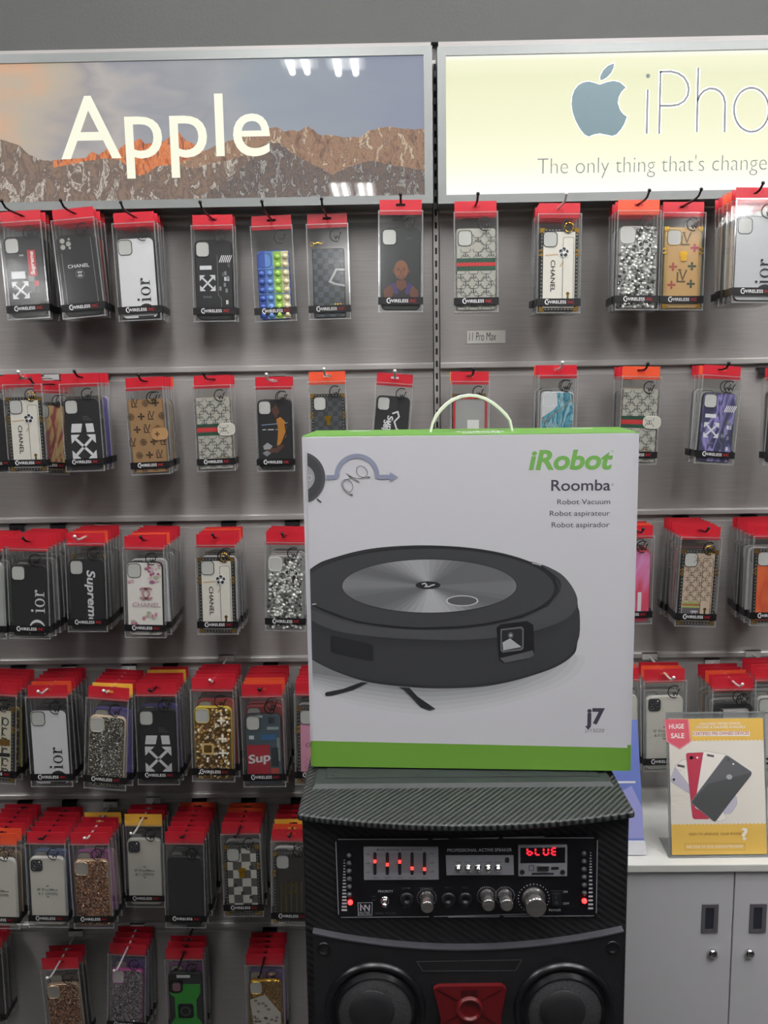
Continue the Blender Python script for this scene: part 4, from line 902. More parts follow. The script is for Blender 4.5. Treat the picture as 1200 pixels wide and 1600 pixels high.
for si, (row, hp, bp, n, L, key, chrome, short, full, backs, cards) in enumerate(ST):
    zr = ZR[row]; zp = zr-.027
    if L is None:
        best = min(np.arange(.07, .205, .002), key=lambda l: abs(on_y(hp[0], hp[1], -l).z-zp)); L = float(best)
    H = on_y(hp[0], hp[1], -L); x, z = H.x, H.z
    zpeg = zp if abs(z-zp) < .03 else z
    z = z
    # the front package hangs with its bottom swung back a little; find pitch and roll that land its lower edge
    sc = SCALE[row]; bk = backs.split(); bk = bk[:max(0, int((L-.021)/.018))]; sp = min(.0225, (L-.022)/max(1, len(bk))) if bk else 0
    def lim(l): return math.asin(max(.01, min(.5, (l-.014)/(.206*sc))))
    pmax = min(math.radians((2.5, 7, 12, 16, 16, 14)[row]), lim(L-sp*len(bk))+math.radians(1.7)*len(bk))
    def bot(ro, pi_):
        v = Matrix.Rotation(ro, 3, 'Y') @ (Matrix.Rotation(-pi_, 3, 'X') @ Vector((0, 0, ZB*sc))); return proj((x+v.x, -L-v.y*0+v.y, z+v.z))
    pit = min(np.linspace(0, pmax, 30), key=lambda p: abs(bot(0, p)[1]-bp[1])+abs(p)*8); pit = float(pit)
    roll = float(min(np.radians(np.arange(-10, 10.1, .25)), key=lambda r: abs(bot(r, pit)[0]-bp[0])+abs(math.degrees(r))*.15))
    plast = min(pit, lim(L-sp*len(bk)))
    grp = 'packaged phone cases on the %s row' % ROWN[row]
    pg = 'peg hooks on the %s rail' % ROWN[row]
    tip = max(.182, L+.022) if row != 1 else max(.175, L+.02)
    if abs(z-zp) > .012 and row in (0, 1, 2, 3, 4, 5): pass
    peg(x, z, tip, chrome, ('chrome' if chrome else 'black')+' peg hook holding the '+short+' on the '+ROWN[row]+' row', pg)
    package(key, CFRONT.get((row, si), 'r'), (x, -L, z), Euler((-pit, roll, 0)), ('clear-boxed ' if len(full.split()) < 15 else '')+full, grp, sc)
    for k, b in enumerate(bk):
        rr = random.Random(si*31+k); cd_ = cards[k] if k < len(cards) else 'r'
        lab = '%s-carded %s case, %s in line behind the %s, %s row' % (CARDN[cd_].replace(' ', '-'), {'dark_glitter': 'glitter', 'gold_jewel': 'jewelled', 'crystal': 'crystal'}.get(b, b), ORD[k+1], short, ROWN[row])
        package(b, cd_, (x+rr.uniform(-.0012, .0012), -(L-sp*(k+1)), z), Euler((-(pit+(plast-pit)*(k+1)/len(bk)), roll*.6+math.radians(rr.uniform(-1.2, 1.2)), 0)), lab, grp, sc, k == 0 and si % 2 == 0)

# small paper notes on the slat wall
def note(px4, name, label, cat, words):
    P4 = PL((0, -.0006, 0), (1, 0, 0), (0, 0, 1)); q = MB()
    p2 = [P4.px(*p) for p in px4]; q.plate(p2, P4.P, -.0003, .0004, M('note_paper', (200, 198, 192), .6, 0, .02))
    if words:
        x0, y0 = P4.px(733, 532.5); q.text(words, P4.P, x0, y0, P4.px(733, 519)[1]-P4.px(733, 532)[1], INK, P4.px(775, 530)[0]-x0, off=-.005, shear=.1, h=.0007)
    o = q.obj(name); tag(o, label, cat)
note([(730, 517), (790, 516), (789.5, 536), (730, 537)], 'paper_tag', 'small white tag with handwritten model name on grey slat wall', 'label', '11 Pro Max')
note([(-12, 1423), (14, 1421), (14, 1440), (-12, 1442)], 'paper_tag', 'blank white paper scrap at the picture edge above the bottom rail', 'label', None)

# ------------------------------------------------------------------ cabinet
LACQ = M('grey_lacquer', (196, 195, 198), .45, 0, .02, 30, bump=.03, bscale=300); LACQT = M('pale_grey_top', (212, 212, 206), .4, 0, .02)
CZT = .70; CY = on_z(1100, 1351, CZT).y; CX0, CX1 = .30, 1.56
cb = empty('storage_cabinet', (.93, -.17, 0), 'grey two-tone low cabinet with lockable doors beside the loudspeaker', 'cabinet')
q = MB(); q.box(CX0, CX1, CY, -.012, CZT-.016, CZT, LACQT); q.obj('top_panel', cb, .002)
q = MB(); q.box(CX0+.01, CX1-.01, CY+.03, -.014, .06, CZT-.0165, M('cabinet_shadow_gap', (90, 90, 92), .6)); q.box(CX0+.03, CX1-.03, CY+.05, -.02, 0, .06, BLACK); q.obj('carcass', cb)
DP = PL((0, CY+.008, 0), (1, 0, 0), (0, 0, 1)); gx = DP.px(1146, 1420)[0]; dw = .315
for k in range(4):
    x0 = gx-dw+dw*k+.001; x1 = x0+dw-.002
    if x0 < CX0: x0 = CX0+.002
    x1 = min(x1, CX1-.002)
    q = MB(); q.box(x0, x1, CY+.008, CY+.028, .065, CZT-.0195, LACQ); d = q.obj('door', cb, .0015)
    if k % 2 == 0: hx = DP.px(1109, 1435)[0]-gx+dw+x0-.001-0; kx = DP.px(1112.5, 1488)[0]-(gx-dw)+x0-.001
    else: hx = DP.px(1184, 1435)[0]-gx+x0-.001; kx = DP.px(1170.5, 1487)[0]-gx+x0-.001
    hz = DP.px(1109, 1435)[1]; kz = DP.px(1112, 1488)[1]
    if k == 0: hx = DP.px(1109, 1435)[0]; kx = DP.px(1112.5, 1488)[0]
    if k == 1: hx = DP.px(1184, 1435)[0]; kx = DP.px(1170.5, 1487)[0]
    hw, hh = .0315, .060; GM = M('grey_handle_metal', (116, 114, 120), .4, .5)
    q = MB(); P = lambda a, b, h=0.0: DP.P(hx+a, hz+b, h)
    o = rrect(0, 0, hw, hh, .0015, 3); i = rrect(-.001, 0, .0165, .0465, .002, 3)
    q.ring2(o, i, P, GM, .002); q.ring2(i, i, P, GM, .002, .0003); q.flat(i, P, M('handle_recess', (40, 42, 52), .5), .0003); q.ring2(o, rrect(0, 0, hw+.001, hh+.001, .0015, 3), P, GM, .002, 0.0)
    q.flat([(-.0085, -.0225), (.0065, -.0225), (.0065, -.021), (-.0085, -.021)], P, CHROME, .0012); q.obj('recessed_handle', d)
    q = MB(); q.revolve([(.0092, 0), (.0092, .004), (.008, .008), (.005, .0095), (.0001, .0098)], CHROME, lambda a, b, h: DP.P(kx+a, kz+b, h), 24); q.box(kx-.0004, kx+.0004, CY+.008-.0103, CY+.008-.0095, kz-.003, kz+.003, INK); q.obj('lock', d)

# sale sign in a leaning clear holder
B0 = on_z(1046, 1339.5, CZT+.002); B1 = on_z(1201.5, 1338, CZT+.002)
def solve_up(b0, b1, t0, t1):
    p = np.array([0., .03, .25]); 
    def res(p):
        v = Vector(p); a, b = proj(b0+v), proj(b1+v); return np.array([a[0]-t0[0], a[1]-t0[1], b[0]-t1[0], b[1]-t1[1]])
    for _ in range(40):
        r = res(p); J = np.array([(res(p+np.eye(3)[i]*1e-4)-r)/1e-4 for i in range(3)]).T; p = p-np.linalg.lstsq(J, r, rcond=None)[0]*.8
    return Vector(p)
SU = solve_up(B0, B1, (1021, 1114), (1175.5, 1113))
if SU.y < .02: SU.y = .02
SG = PL(B0, B1-B0, SU); sw_, sh_ = (B1-B0).length, SU.length
#print('SIGN up', SU, sw_, sh_)
ACR = plastic('acrylic', (.96, .97, .97), .06, .04); ACE = plastic('acrylic_edge', (.9, .92, .92), .3, .45, (190, 194, 194))
st = empty('sale_sign', B0, 'yellow and white HUGE SALE flyer in a clear leaning holder on the cabinet', 'sign')
q = MB(); q.plate([(0, 0), (sw_, 0), (sw_, sh_), (0, sh_)], SG.P, -.003, .0, ACR, ACE)
for a0, a1, b0, b1 in ((0, .003, 0, sh_), (sw_-.003, sw_, 0, sh_), (0, sw_, 0, .003), (0, sw_, sh_-.003, sh_)): q.flat([(a0, b0), (a1, b0), (a1, b1), (a0, b1)], SG.P, ACE, .0005)
ft = SG.P(0, .004, -.004)
q.faces([SG.P(0, .002, -.003), SG.P(sw_, .002, -.003), Vector(SG.P(sw_, .002, -.003))+Vector((0, .07, 0)), Vector(SG.P(0, .002, -.003))+Vector((0, .07, 0))], [(0, 1, 2, 3)], ACE)
q.obj('clear_holder', st)
SGP = lambda a, b, h=0.0: SG.P(a, b, .0012+h*.25)
q = MB()
def s1(pts): return [SG.px(980+p[0]/5.4545, 1080+p[1]/5.4545) for p in pts]
PW = M('flyer_white', (226, 220, 210), .5, 0, .01); PY = M('flyer_yellow', (226, 184, 92), .5, 0, .02); PP = M('flyer_pink', (212, 92, 108), .5, 0, .02); PGR = M('flyer_grey', (92, 92, 96), .35, 0, .03); PR = M('flyer_red', (178, 58, 78), .5); PSI = M('flyer_silver', (190, 186, 200), .5); PWW = M('flyer_paper_white', (236, 230, 222), .5); PBR = M('flyer_brown', (140, 100, 52), .5)
m0, m1, t0_, t1_ = .0045, sw_-.0045, .005, sh_-.0125
q.plate([(m0, t0_), (m1, t0_), (m1, t1_), (m0, t1_)], SGP, .0010, .0014, PW)
def wavy(y0, y1, flip):
    n = 24; pts = []
    for k in range(n*4+1): pts.append((m0+(m1-m0)*k/(n*4), y0+.0013*math.cos(2*math.pi*k/4)))
    return pts+[(m1, y1), (m0, y1)]
yb1 = SG.px(1100, 1157)[1]; yb0 = SG.px(1120, 1287)[1]
q.flat(wavy(yb1, t1_, 0), SGP, PY, .0018); q.flat(wavy(yb0, t0_, 1), SGP, PY, .0018)
q.flat(s1([(312, 238), (522, 238), (541, 430), (445, 496), (333, 430)]), SGP, PP, .0022); q.stroke(s1([(318, 240), (338, 427), (445, 488), (535, 427), (516, 240)]), .0005, SGP, PWW, False, .0025)
def st_text(body, xa, xb, yb, yt, m, off=.0, h=.0028):
    a, b = SG.px(980+xa/5.4545, 1080+yb/5.4545); a1, _ = SG.px(980+xb/5.4545, 1080+yb/5.4545); _, c = SG.px(980+xa/5.4545, 1080+yt/5.4545)
    q.text(body, SGP, a, b, c-b, m, a1-a, off, 0, 0, h)
st_text('HUGE', 354, 482, 317, 280, PWW, .025); st_text('SALE', 371, 484, 398, 358, PWW, .025)
st_text('UNLOCKED TESTED DEVICES', 614, 962, 287, 267, PWW, .015); st_text('IPHONES & GALAXIES AVAILABLE', 585, 1004, 316, 296, PWW, .015)
q.flat(s1([(556, 340), (1042, 340), (1042, 381), (556, 381)]), SGP, PWW, .0022); st_text('CERTIFIED PRE OWNED DEVICES', 562, 1035, 373, 347, M('flyer_brick', (186, 90, 90), .5), .012)
st_text('NEED TO UPGRADE  YOUR PHONE', 524, 968, 1226, 1206, PBR, .008); st_text('?', 972, 1026, 1262, 1168, PWW, .03)
q.stroke(s1([(488, 1295), (1000, 1295), (1000, 1350), (488, 1350)]), .0005, SGP, PBR, True, .0022); st_text('ASK ONE OF OUR ASSOCIATES NOW', 502, 984, 1334, 1314, PWW, .012)
def phone(pts, m, h, edge):
    p2 = s1(pts); ctr = (sum(a for a, b in p2)/len(p2), sum(b for a, b in p2)/len(p2))
    # rounded corners
    out = []
    n = len(p2)
    for i in range(n):
        p, a, b = Vector(p2[i]), Vector(p2[i-1]), Vector(p2[(i+1) % n]); r = .005
        d1 = (a-p).normalized()*min(r, (a-p).length/3); d2 = (b-p).normalized()*min(r, (b-p).length/3)
        for t in (0, .25, .5, .75, 1): out.append(tuple((p+d1)*(1-t)**2+p*2*t*(1-t)+(p+d2)*t*t))
    q.flat(out, SGP, m, h); q.stroke(out, .0006, SGP, edge, True, h+.0002)
phone([(362, 765), (405, 640), (560, 560), (930, 900), (935, 960), (880, 1045), (800, 1040)], PSI, .0020, M('flyer_line', (160, 158, 168), .5))
phone([(400, 640), (478, 575), (560, 600), (850, 1085), (770, 1110)], PWW, .0024, MATS['flyer_line'])
phone([(498, 526), (660, 520), (700, 1086), (556, 1086)], PR, .0028, M('flyer_red_edge', (150, 44, 60), .5))
phone([(648, 505), (850, 540), (700, 1050), (570, 990)], PWW, .0032, MATS['flyer_line'])
phone([(840, 538), (1064, 690), (745, 1116), (535, 945)], PGR, .0036, M('flyer_dark_edge', (150, 150, 156), .4))
q.flat(s1([(690, 785), (1056, 692), (1052, 715), (745, 1108), (545, 945)]), SGP, M('flyer_dark', (76, 77, 78), .3), .0040)
for x, y, r, m in ((544, 564, 15, INK), (594, 564, 9, PWW), (858, 584, 12, M('flyer_cam', (70, 70, 76))), (901, 618, 8, PWW), (395, 750, 11, INK)): q.flat(s1(ell(x, y, r, r, 14)), SGP, m, .0043)
for x, y in ((705, 546), (455, 634)): q.flat(s1([(x-28, y-14), (x+32, y-2), (x+30, y+16), (x-30, y+4)]), SGP, M('flyer_cambar', (84, 76, 80)), .0043)
q.flat(s1(ell(866, 728, 26, 22, 16)), SGP, M('flyer_mark', (170, 170, 174)), .0043)
q.obj('printed_flyer', st)

# blue leaflet stand half hidden behind the speaker
L0 = on_z(1007.5, 1335, CZT+.001); LU = Vector((.0, .075, .275)); lw_ = .20
LPt = PL(L0+Vector((-lw_, 0, 0)), (1, 0, 0), LU); lh_ = (on_y(990, 1126, L0.y+.06)-L0).length
lt = empty('leaflet_stand', L0, 'blue leaflet stand with white foot behind the loudspeaker', 'display stand')
BL = M('blue_print', (104, 120, 186), .45, 0, .04); BL2 = M('lavender_print', (150, 152, 206), .45, 0, .06)
q = MB(); q.plate([(0, 0), (lw_, 0), (lw_-.003, lh_), (0, lh_)], LPt.P, -.004, 0, BL)
q.flat([(.0, .03), (lw_, .03), (lw_-.002, .09), (lw_-.02, .13), (lw_-.05, .115), (.0, .12)], LPt.P, BL2, .0006); q.flat([(0, .135), (lw_-.012, .135), (lw_-.012, .139), (0, .139)], LPt.P, WHITE_CARD, .0006); q.obj('printed_panel', lt)
q = MB(); q.plate([(0, 0), (lw_+.002, 0), (lw_+.001, .026), (0, .028)], LPt.P, .0008, .004, WHITE_CARD); q.faces([LPt.P(0, 0, -.004), LPt.P(lw_, 0, -.004), LPt.P(lw_, 0, -.004)+Vector((0, .08, 0)), LPt.P(0, 0, -.004)+Vector((0, .08, 0))], [(0, 1, 2, 3)], WHITE_CARD); q.obj('foot', lt)

# ------------------------------------------------------------------ loudspeaker
STZ = 1.10
fl_, fr_ = on_z(465, 1268, STZ), on_z(995, 1272, STZ); fc_ = on_z(733, 1289, STZ)
SX0, SX1 = fl_.x, fr_.x; FY = (fl_.y+fr_.y)/2; BOW = FY-fc_.y; BY = -.40
#print('SPEAKER', SX0, SX1, FY, BOW)
def twill(name, c1, c2, scale, ang, rough=.45, axes='xy'):
    m, nt, b, N, L = node_mat(name)
    tc = N('ShaderNodeTexCoord'); mp = N('ShaderNodeMapping'); L(tc.outputs['Object'], mp.inputs[0])
    mp.inputs['Rotation'].default_value = (math.radians(90) if axes == 'xz' else 0, 0, 0)
    mp2 = N('ShaderNodeMapping'); mp2.inputs['Rotation'].default_value = (0, 0, math.radians(ang)); L(mp.outputs[0], mp2.inputs[0])
    wv = N('ShaderNodeTexWave'); wv.inputs['Scale'].default_value = scale; wv.inputs['Distortion'].default_value = 0; wv.bands_direction = 'X'; L(mp2.outputs[0], wv.inputs[0])
    r = ramp(nt, [(.3, c1), (.7, c2)]); L(wv.outputs['Fac'], r.inputs[0]); L(r.outputs[0], b.inputs['Base Color'])
    bp = N('ShaderNodeBump'); bp.inputs['Strength'].default_value = .6; bp.inputs['Distance'].default_value = .0012; L(wv.outputs['Fac'], bp.inputs['Height']); L(bp.outputs[0], b.inputs['Normal'])
    b.inputs['Roughness'].default_value = rough; b.inputs['Specular IOR Level'].default_value = .4; return m
TW = twill('black_twill_vinyl', (17, 18, 19), (56, 59, 59), 48, 37, .4); TWF = twill('black_twill_front', (17, 17, 19), (27, 27, 30), 42, 55, .5, 'xz')
SPK = M('black_moulded_plastic', (21, 22, 25), .5, 0, .08, 300, bump=.1, bscale=700); SPK2 = M('black_gloss_panel', (15, 15, 19), .3, 0, .05)
sp = empty('loudspeaker', ((SX0+SX1)/2, (FY+BY)/2, 0), 'black twin-woofer loudspeaker with lit control panel under the white box', 'loudspeaker')
FYF = FY+.006
q = MB(); q.box(SX0+.005, SX1-.005, FYF, BY, .03, STZ-.009, TWF); q.obj('enclosure', sp, .003)
q = MB()
arc = [(SX0+(SX1-SX0)*k/24, FY-BOW*(1-((k-12)/12)**2)) for k in range(25)]
outl = arc+[(SX1, BY), (SX0, BY)]
TOPP = lambda a, b, h=0.0: Vector((a, b, h))
q.faces([Vector((a, b, STZ-.009)) for a, b in outl]+[Vector((a, b, STZ)) for a, b in outl], [tuple(range(len(outl)))[::-1], tuple(range(len(outl), 2*len(outl)))]+[(i, (i+1) % len(outl), len(outl)+(i+1) % len(outl), len(outl)+i) for i in range(len(outl))], TW)
q.obj('top_panel', sp, .003, 3)
tr = [on_z(*p, STZ) for p in ((487, 1233), (962, 1232))]; ty = tr[0].y
q = MB(); tl, trr = tr[0].x, tr[1].x
TR = M('dark_green_black_tray', (32, 38, 37), .6, 0, .04)
q.faces([Vector(v) for v in ((tl, ty, STZ), (trr, ty, STZ), (trr, BY+.05, STZ), (tl, BY+.05, STZ), (tl+.004, ty+.006, STZ+.004), (trr-.004, ty+.006, STZ+.004), (trr-.004, BY+.06, STZ+.004), (tl+.004, BY+.06, STZ+.004))], [(0, 1, 5, 4), (1, 2, 6, 5), (2, 3, 7, 6), (3, 0, 4, 7), (4, 5, 6, 7)], TR)
q.box(tl+.016, trr-.016, ty+.022, BY+.07, STZ+.004, STZ+.0052, TR)
for k in range(4): q.revolve([(.0022, 0), (.0018, .0012), (.0001, .0013)], BLACK, lambda a, b, h, X=tl+.026+(trr-tl-.052)*k/3: Vector((X+a, ty+.030+b, STZ+.0052+h)), 10)
q.obj('handle_tray', sp, .0012)
FP = PL((0, FYF, 0), (1, 0, 0), (0, 0, 1))
cpx = [(526, 1308), (934, 1304), (932, 1428), (528, 1431)]
def f2(pts): return [FP.px(*p) for p in pts]
def A(x, y): return (440+x/4, 1180+y/4)      # left close-up
def Bq(x, y): return (700+x/3.871, 1180+y/3.871)
def fa(pts): return [FP.px(*A(*p)) for p in pts]
def fb(pts): return [FP.px(*Bq(*p)) for p in pts]
q = MB(); c2 = f2(cpx); q.plate(c2, FP.P, -.004, .003, SPK2)
SILV = M('silver_trim_line', (176, 178, 184), .35, .5)
for a, b in (((345, 517), (915, 516)), ((945, 516), (1640, 500)), ((340, 530), (357, 985)), ((372, 1003), (920, 999)), ((950, 998), (1640, 980))): q.stroke(fa([a, b]), .0011, FP.P, SILV, False, .0036)
for a, b in (((335, 492), (880, 491)), ((900, 505), (893, 945)), ((335, 965), (880, 961)), ((0, 497), (300, 494)), ((0, 968), (310, 966))): q.stroke(fb([a, b]), .0011, FP.P, SILV, False, .0036)
for x, y in ((343, 518), (930, 514), (360, 1001), (936, 998)): q.flat(fa(ell(x, y, 11, 11, 12)), FP.P, M('screw_black', (40, 40, 44), .3, .5), .0042)
for x, y in ((318, 491), (900, 486), (320, 965), (897, 953)): q.flat(fb(ell(x, y, 11, 11, 12)), FP.P, MATS['screw_black'], .0042)
cpl = q.obj('control_panel', sp)
PANT = M('panel_print', (190, 192, 198), .5)
def ptext(mbx, body, f, xa, xb, yb, yt, m=None, off=0.0, h=.0036):
    a, b = FP.px(*f(xa, yb)); a1, _ = FP.px(*f(xb, yb)); _, c = FP.px(*f(xa, yt)); mbx.text(body, FP.P, a, b, c-b, m or PANT, a1-a, off, 0, 0, h)
DIM = M('panel_print_dim', (96, 98, 106), .5)
q = MB()
ptext(q, 'PROFESSIONAL ACTIVE SPEAKER', Bq, -5, 384, 575, 557, off=.012); ptext(q, 'PRIORITY', A, 604, 697, 848, 834); ptext(q, 'POWER', Bq, 608, 680, 934, 920); ptext(q, 'ON', Bq, 693, 719, 823, 810); ptext(q, 'OFF', Bq, 693, 729, 894, 881)
ptext(q, 'GUITAR', A, 752, 804, 826, 816, DIM); ptext(q, 'GUITAR VOL', A, 864, 948, 826, 816, DIM); ptext(q, 'MIC 1', A, 1020, 1058, 823, 813, DIM); ptext(q, 'MIC 2', A, 1127, 1166, 823, 813, DIM); ptext(q, 'MIC VOL', Bq, 198, 255, 796, 787, DIM); ptext(q, 'ECHO', Bq, 316, 357, 796, 787, DIM)
ptext(q, 'INPUT', A, 1020, 1060, 942, 933, DIM); ptext(q, 'INPUT', A, 1127, 1167, 942, 933, DIM); ptext(q, 'IN .2', A, 760, 800, 944, 935, DIM); ptext(q, 'ON', A, 566, 590, 877, 868, DIM); ptext(q, 'OFF', A, 566, 590, 900, 891, DIM)
q.obj('panel_lettering', cpl); q = MB()
q.stroke(fa([(478, 912), (567, 911), (565, 989), (480, 990)]), .0006, FP.P, PANT, True, .0036); q.stroke(fa([(495, 962), (495, 924), (520, 958), (520, 924)]), .0018, FP.P, PANT, False, .0037); q.stroke(fa([(522, 924), (548, 960), (550, 924)]), .0018, FP.P, PANT, False, .0038)
ptext(q, 'NUTEK', A, 488, 556, 983, 968); ptext(q, 'MODEL  PS-91500', A, 584, 712, 983, 973, DIM)
q.obj('maker_badge', cpl)
def scale_bar(f, cx, kx, yk):
    q = MB()
    for k in range(17):
        hw2 = (17-.85*k)*kx; hh2 = max(2.5, 6-.22*k); y = yk(k)
        q.flat([FP.px(*f(*p)) for p in ((cx-hw2, y-hh2), (cx+hw2, y-hh2), (cx+hw2, y+hh2), (cx-hw2, y+hh2))], FP.P, PANT, .0036)
    q.obj('level_scale', cpl)
scale_bar(A, 393, 1., lambda k: 957-20.5*k if k < 9 else 957-20.5*9-18*(k-9))
scale_bar(Bq, 859, .9, lambda k: 916-24*k if k < 9 else 916-24*9-17*(k-9))
LEDON = M('led_red_lit', (255, 40, 40), .3, 0, 0, emit=6.); LEDOFF = M('led_off', (66, 66, 70), .3)
for k in range(7):
    for f, cx, cy in ((A, 430 if k == 6 else 422+.8*k, 618+48.5*k), (Bq, 818+.5*k, 586+47.5*k)):
        q = MB(); a, b = FP.px(*f(cx, cy)); r = .0032
        q.revolve([(r, .003), (r, .0045), (r*.7, .0062), (.0001, .0068)], LEDON if k == 6 else LEDOFF, lambda x, y, h: FP.P(a+x, b+y, h), 14)
        o = q.obj('indicator_light', cpl)
        if k == 6: o['label'] = 'lit red indicator light'
# equaliser plate
SPL = M('silver_plate', (150, 151, 158), .4, .25, .03); SLIT = M('slot_dark', (24, 24, 28), .6); GLW = M('slider_red_lit', (255, 60, 54), .3, 0, 0, emit=2.2)
q = MB(); xs = fa([(513, 563), (978, 563), (981, 765), (516, 767)]); q.plate(xs, FP.P, .003, .0046, SPL)
for k in range(11): q.stroke(fa([(562, 606+11*k), (918, 605+11*k)]), .0004, FP.P, M('plate_ink', (70, 70, 76), .5), False, .0049)
ptext(q, 'MUSIC CHANNEL EQUALIZATION', A, 596, 880, 584, 571, MATS['plate_ink'], .008, .005)
for k, tx in enumerate(('100Hz', '500Hz', '1KHz', '6KHz', '12KHz')): ptext(q, tx, A, 567+77*k, 607+77*k, 757, 748, MATS['plate_ink'], 0, .005)
for yy, tx in ((611, '+6dB'), (667, '0dB'), (722, '-6dB')): ptext(q, tx, A, 525, 553, yy, yy-9, MATS['plate_ink'], 0, .005); ptext(q, tx, A, 924, 952, yy-4, yy-13, MATS['plate_ink'], 0, .005)
eq = q.obj('equalizer_plate', cpl)
for k, sy in enumerate((646, 666, 648, 689, 694)):
    q = MB(); cx = 584+77*k
    q.flat(fa(rrect(cx, 664, 20, 142, 9)), FP.P, SLIT, .0051); a, b = FP.px(*A(cx, sy)); q.plate(rrect(a, b, .0036, .0028, .0008, 3), FP.P, .0051, .0085, GLW); q.obj('slider', eq)
# transport plate with buttons
q = MB(); xs = fa([(1025, 617), (1597, 604), (1597, 725), (1030, 738)]); xs = [FP.px(*p) for p in (A(1025, 617), Bq(393, 597), Bq(396, 712), A(1030, 738))]; q.plate(xs, FP.P, .003, .0046, SPL)
for i, (tx, xx) in enumerate((('MODE', 60), ('l<<', 120), ('>>l', 180), ('>ll', 240), ('REP', 300))): ptext(q, tx, Bq, xx-20, xx+20, 640, 630, MATS['plate_ink'], 0, .005)
ptext(q, 'VOL-', Bq, 106, 142, 706, 697, MATS['plate_ink'], 0, .005); ptext(q, 'VOL+', Bq, 163, 201, 706, 697, MATS['plate_ink'], 0, .005)
q.flat(fb([(342, 637), (342, 612), (350, 605), (360, 605), (367, 612), (367, 637)]), FP.P, SLIT, .005); tp = q.obj('transport_plate', cpl)
for k in range(5):
    q = MB(); a, b = FP.px(*Bq(60+60*k, 668)); q.revolve([(.0046, .0046), (.0046, .006), (.0032, .006), (.0030, .011), (.0001, .0115)], CHROME, lambda x, y, h: FP.P(a+x, b+y, h), 16); q.obj('button', tp)
# display module
q = MB(); xs = fb([(422, 534), (716, 532), (715, 716), (423, 716)]); q.plate(xs, FP.P, .003, .006, SPL); q.flat(fb([(433, 544), (703, 542), (702, 634), (434, 636)]), FP.P, SPK2, .0064)
seg = {'b': 'fcdeg', 'L': 'fed', 'U': 'fedcb', 'E': 'afged'}
for k, ch in enumerate('bLUE'):
    x0, x1, y0, y1 = 475+49*k, 503+49*k, 545, 585; ym = 566
    S = {'a': ((x0+4, y0), (x1-4, y0)), 'b': ((x1, y0+3), (x1, ym-3)), 'c': ((x1, ym+3), (x1, y1-3)), 'd': ((x0+4, y1), (x1-4, y1)), 'e': ((x0, ym+3), (x0, y1-3)), 'f': ((x0, y0+3), (x0, ym-3)), 'g': ((x0+4, ym), (x1-4, ym))}
    for s_ in seg[ch]: q.stroke(fb(S[s_]), .0021, FP.P, M('digit_red_lit', (255, 40, 56), .4, 0, 0, emit=1.6), False, .0068)
q.plate(fb([(532, 652), (604, 652), (604, 682), (532, 682)]), FP.P, .006, .0075, CHROME); q.flat(fb([(540, 657), (597, 657), (597, 676), (540, 676)]), FP.P, SLIT, .0078); q.flat(fb([(620, 660), (664, 658), (664, 674), (620, 674)]), FP.P, SLIT, .0066); q.flat(fb([(503, 694), (634, 694), (634, 704), (500, 706)]), FP.P, SLIT, .0066); q.stroke(fb([(486, 650), (513, 650), (513, 680), (486, 680)]), .0006, FP.P, SLIT, True, .0066)
for x in (444, 687): q.flat(fb(ell(x, 690, 15, 15, 16)), FP.P, M('screw_grey', (70, 70, 74), .3, .7), .0068)
q.obj('display_module', cpl)
# knobs, jacks, switches
BR = M('brushed_knob', (170, 168, 166), .25, .9, .1, 300)
def knob(f, cx, cy, r, r0):
    a, b = FP.px(*f(cx, cy)); q = MB()
    q.revolve([(r0, .003), (r0, .005), (r*1.06, .006), (r*1.02, .010), (r, .024), (r*.86, .025), (.0001, .0252)], BR, lambda x, y, h: FP.P(a+x, b+y, h), 28)
    for k in range(28):
        if k in (20, 21, 22): continue
        t = 2*math.pi*k/28; q.flat(ell(a+r0*1.28*math.cos(t), b+r0*1.28*math.sin(t), r0*.055, r0*.055, 6), FP.P, PANT, .0037)
    q.obj('knob', cpl)
knob(A, 906, 880, .0078, .0092); knob(Bq, 233, 840, .0078, .0092); knob(Bq, 342, 840, .0078, .0092); knob(Bq, 515, 856, .0125, .0148)
for f, x, y in ((A, 782, 888), (A, 1042, 888), (A, 1148, 888)):
    a, b = FP.px(*f(x, y)); q = MB(); q.revolve([(.0085, .003), (.0085, .0055), (.006, .0058), (.0042, .0058), (.0040, .0035), (.0001, .0035)], M('jack_black', (28, 28, 32), .35), lambda x_, y_, h: FP.P(a+x_, b+y_, h), 20); q.obj('jack_socket', cpl)
a, b = FP.px(*A(646, 897)); q = MB(); q.revolve([(.0056, .003), (.0056, .0048), (.0036, .0048), (.003, .009), (.0034, .014), (.0001, .0155)], CHROME, lambda x_, y_, h: FP.P(a+x_, b-.08*h+y_, h), 16); q.obj('toggle_switch', cpl)
q = MB(); q.plate(fb([(612, 808), (684, 808), (684, 905), (612, 905)]), FP.P, .003, .0045, M('switch_frame', (28, 28, 32), .4)); q.plate(fb([(625, 822), (672, 822), (672, 888), (625, 888)]), FP.P, .0045, .008, SPK); q.stroke(fb(ell(648, 870, 8, 8, 14)), .0005, FP.P, DIM, True, .0083); q.stroke(fb([(645, 830), (645, 846)]), .0006, FP.P, DIM, False, .0083); q.obj('power_switch', cpl)
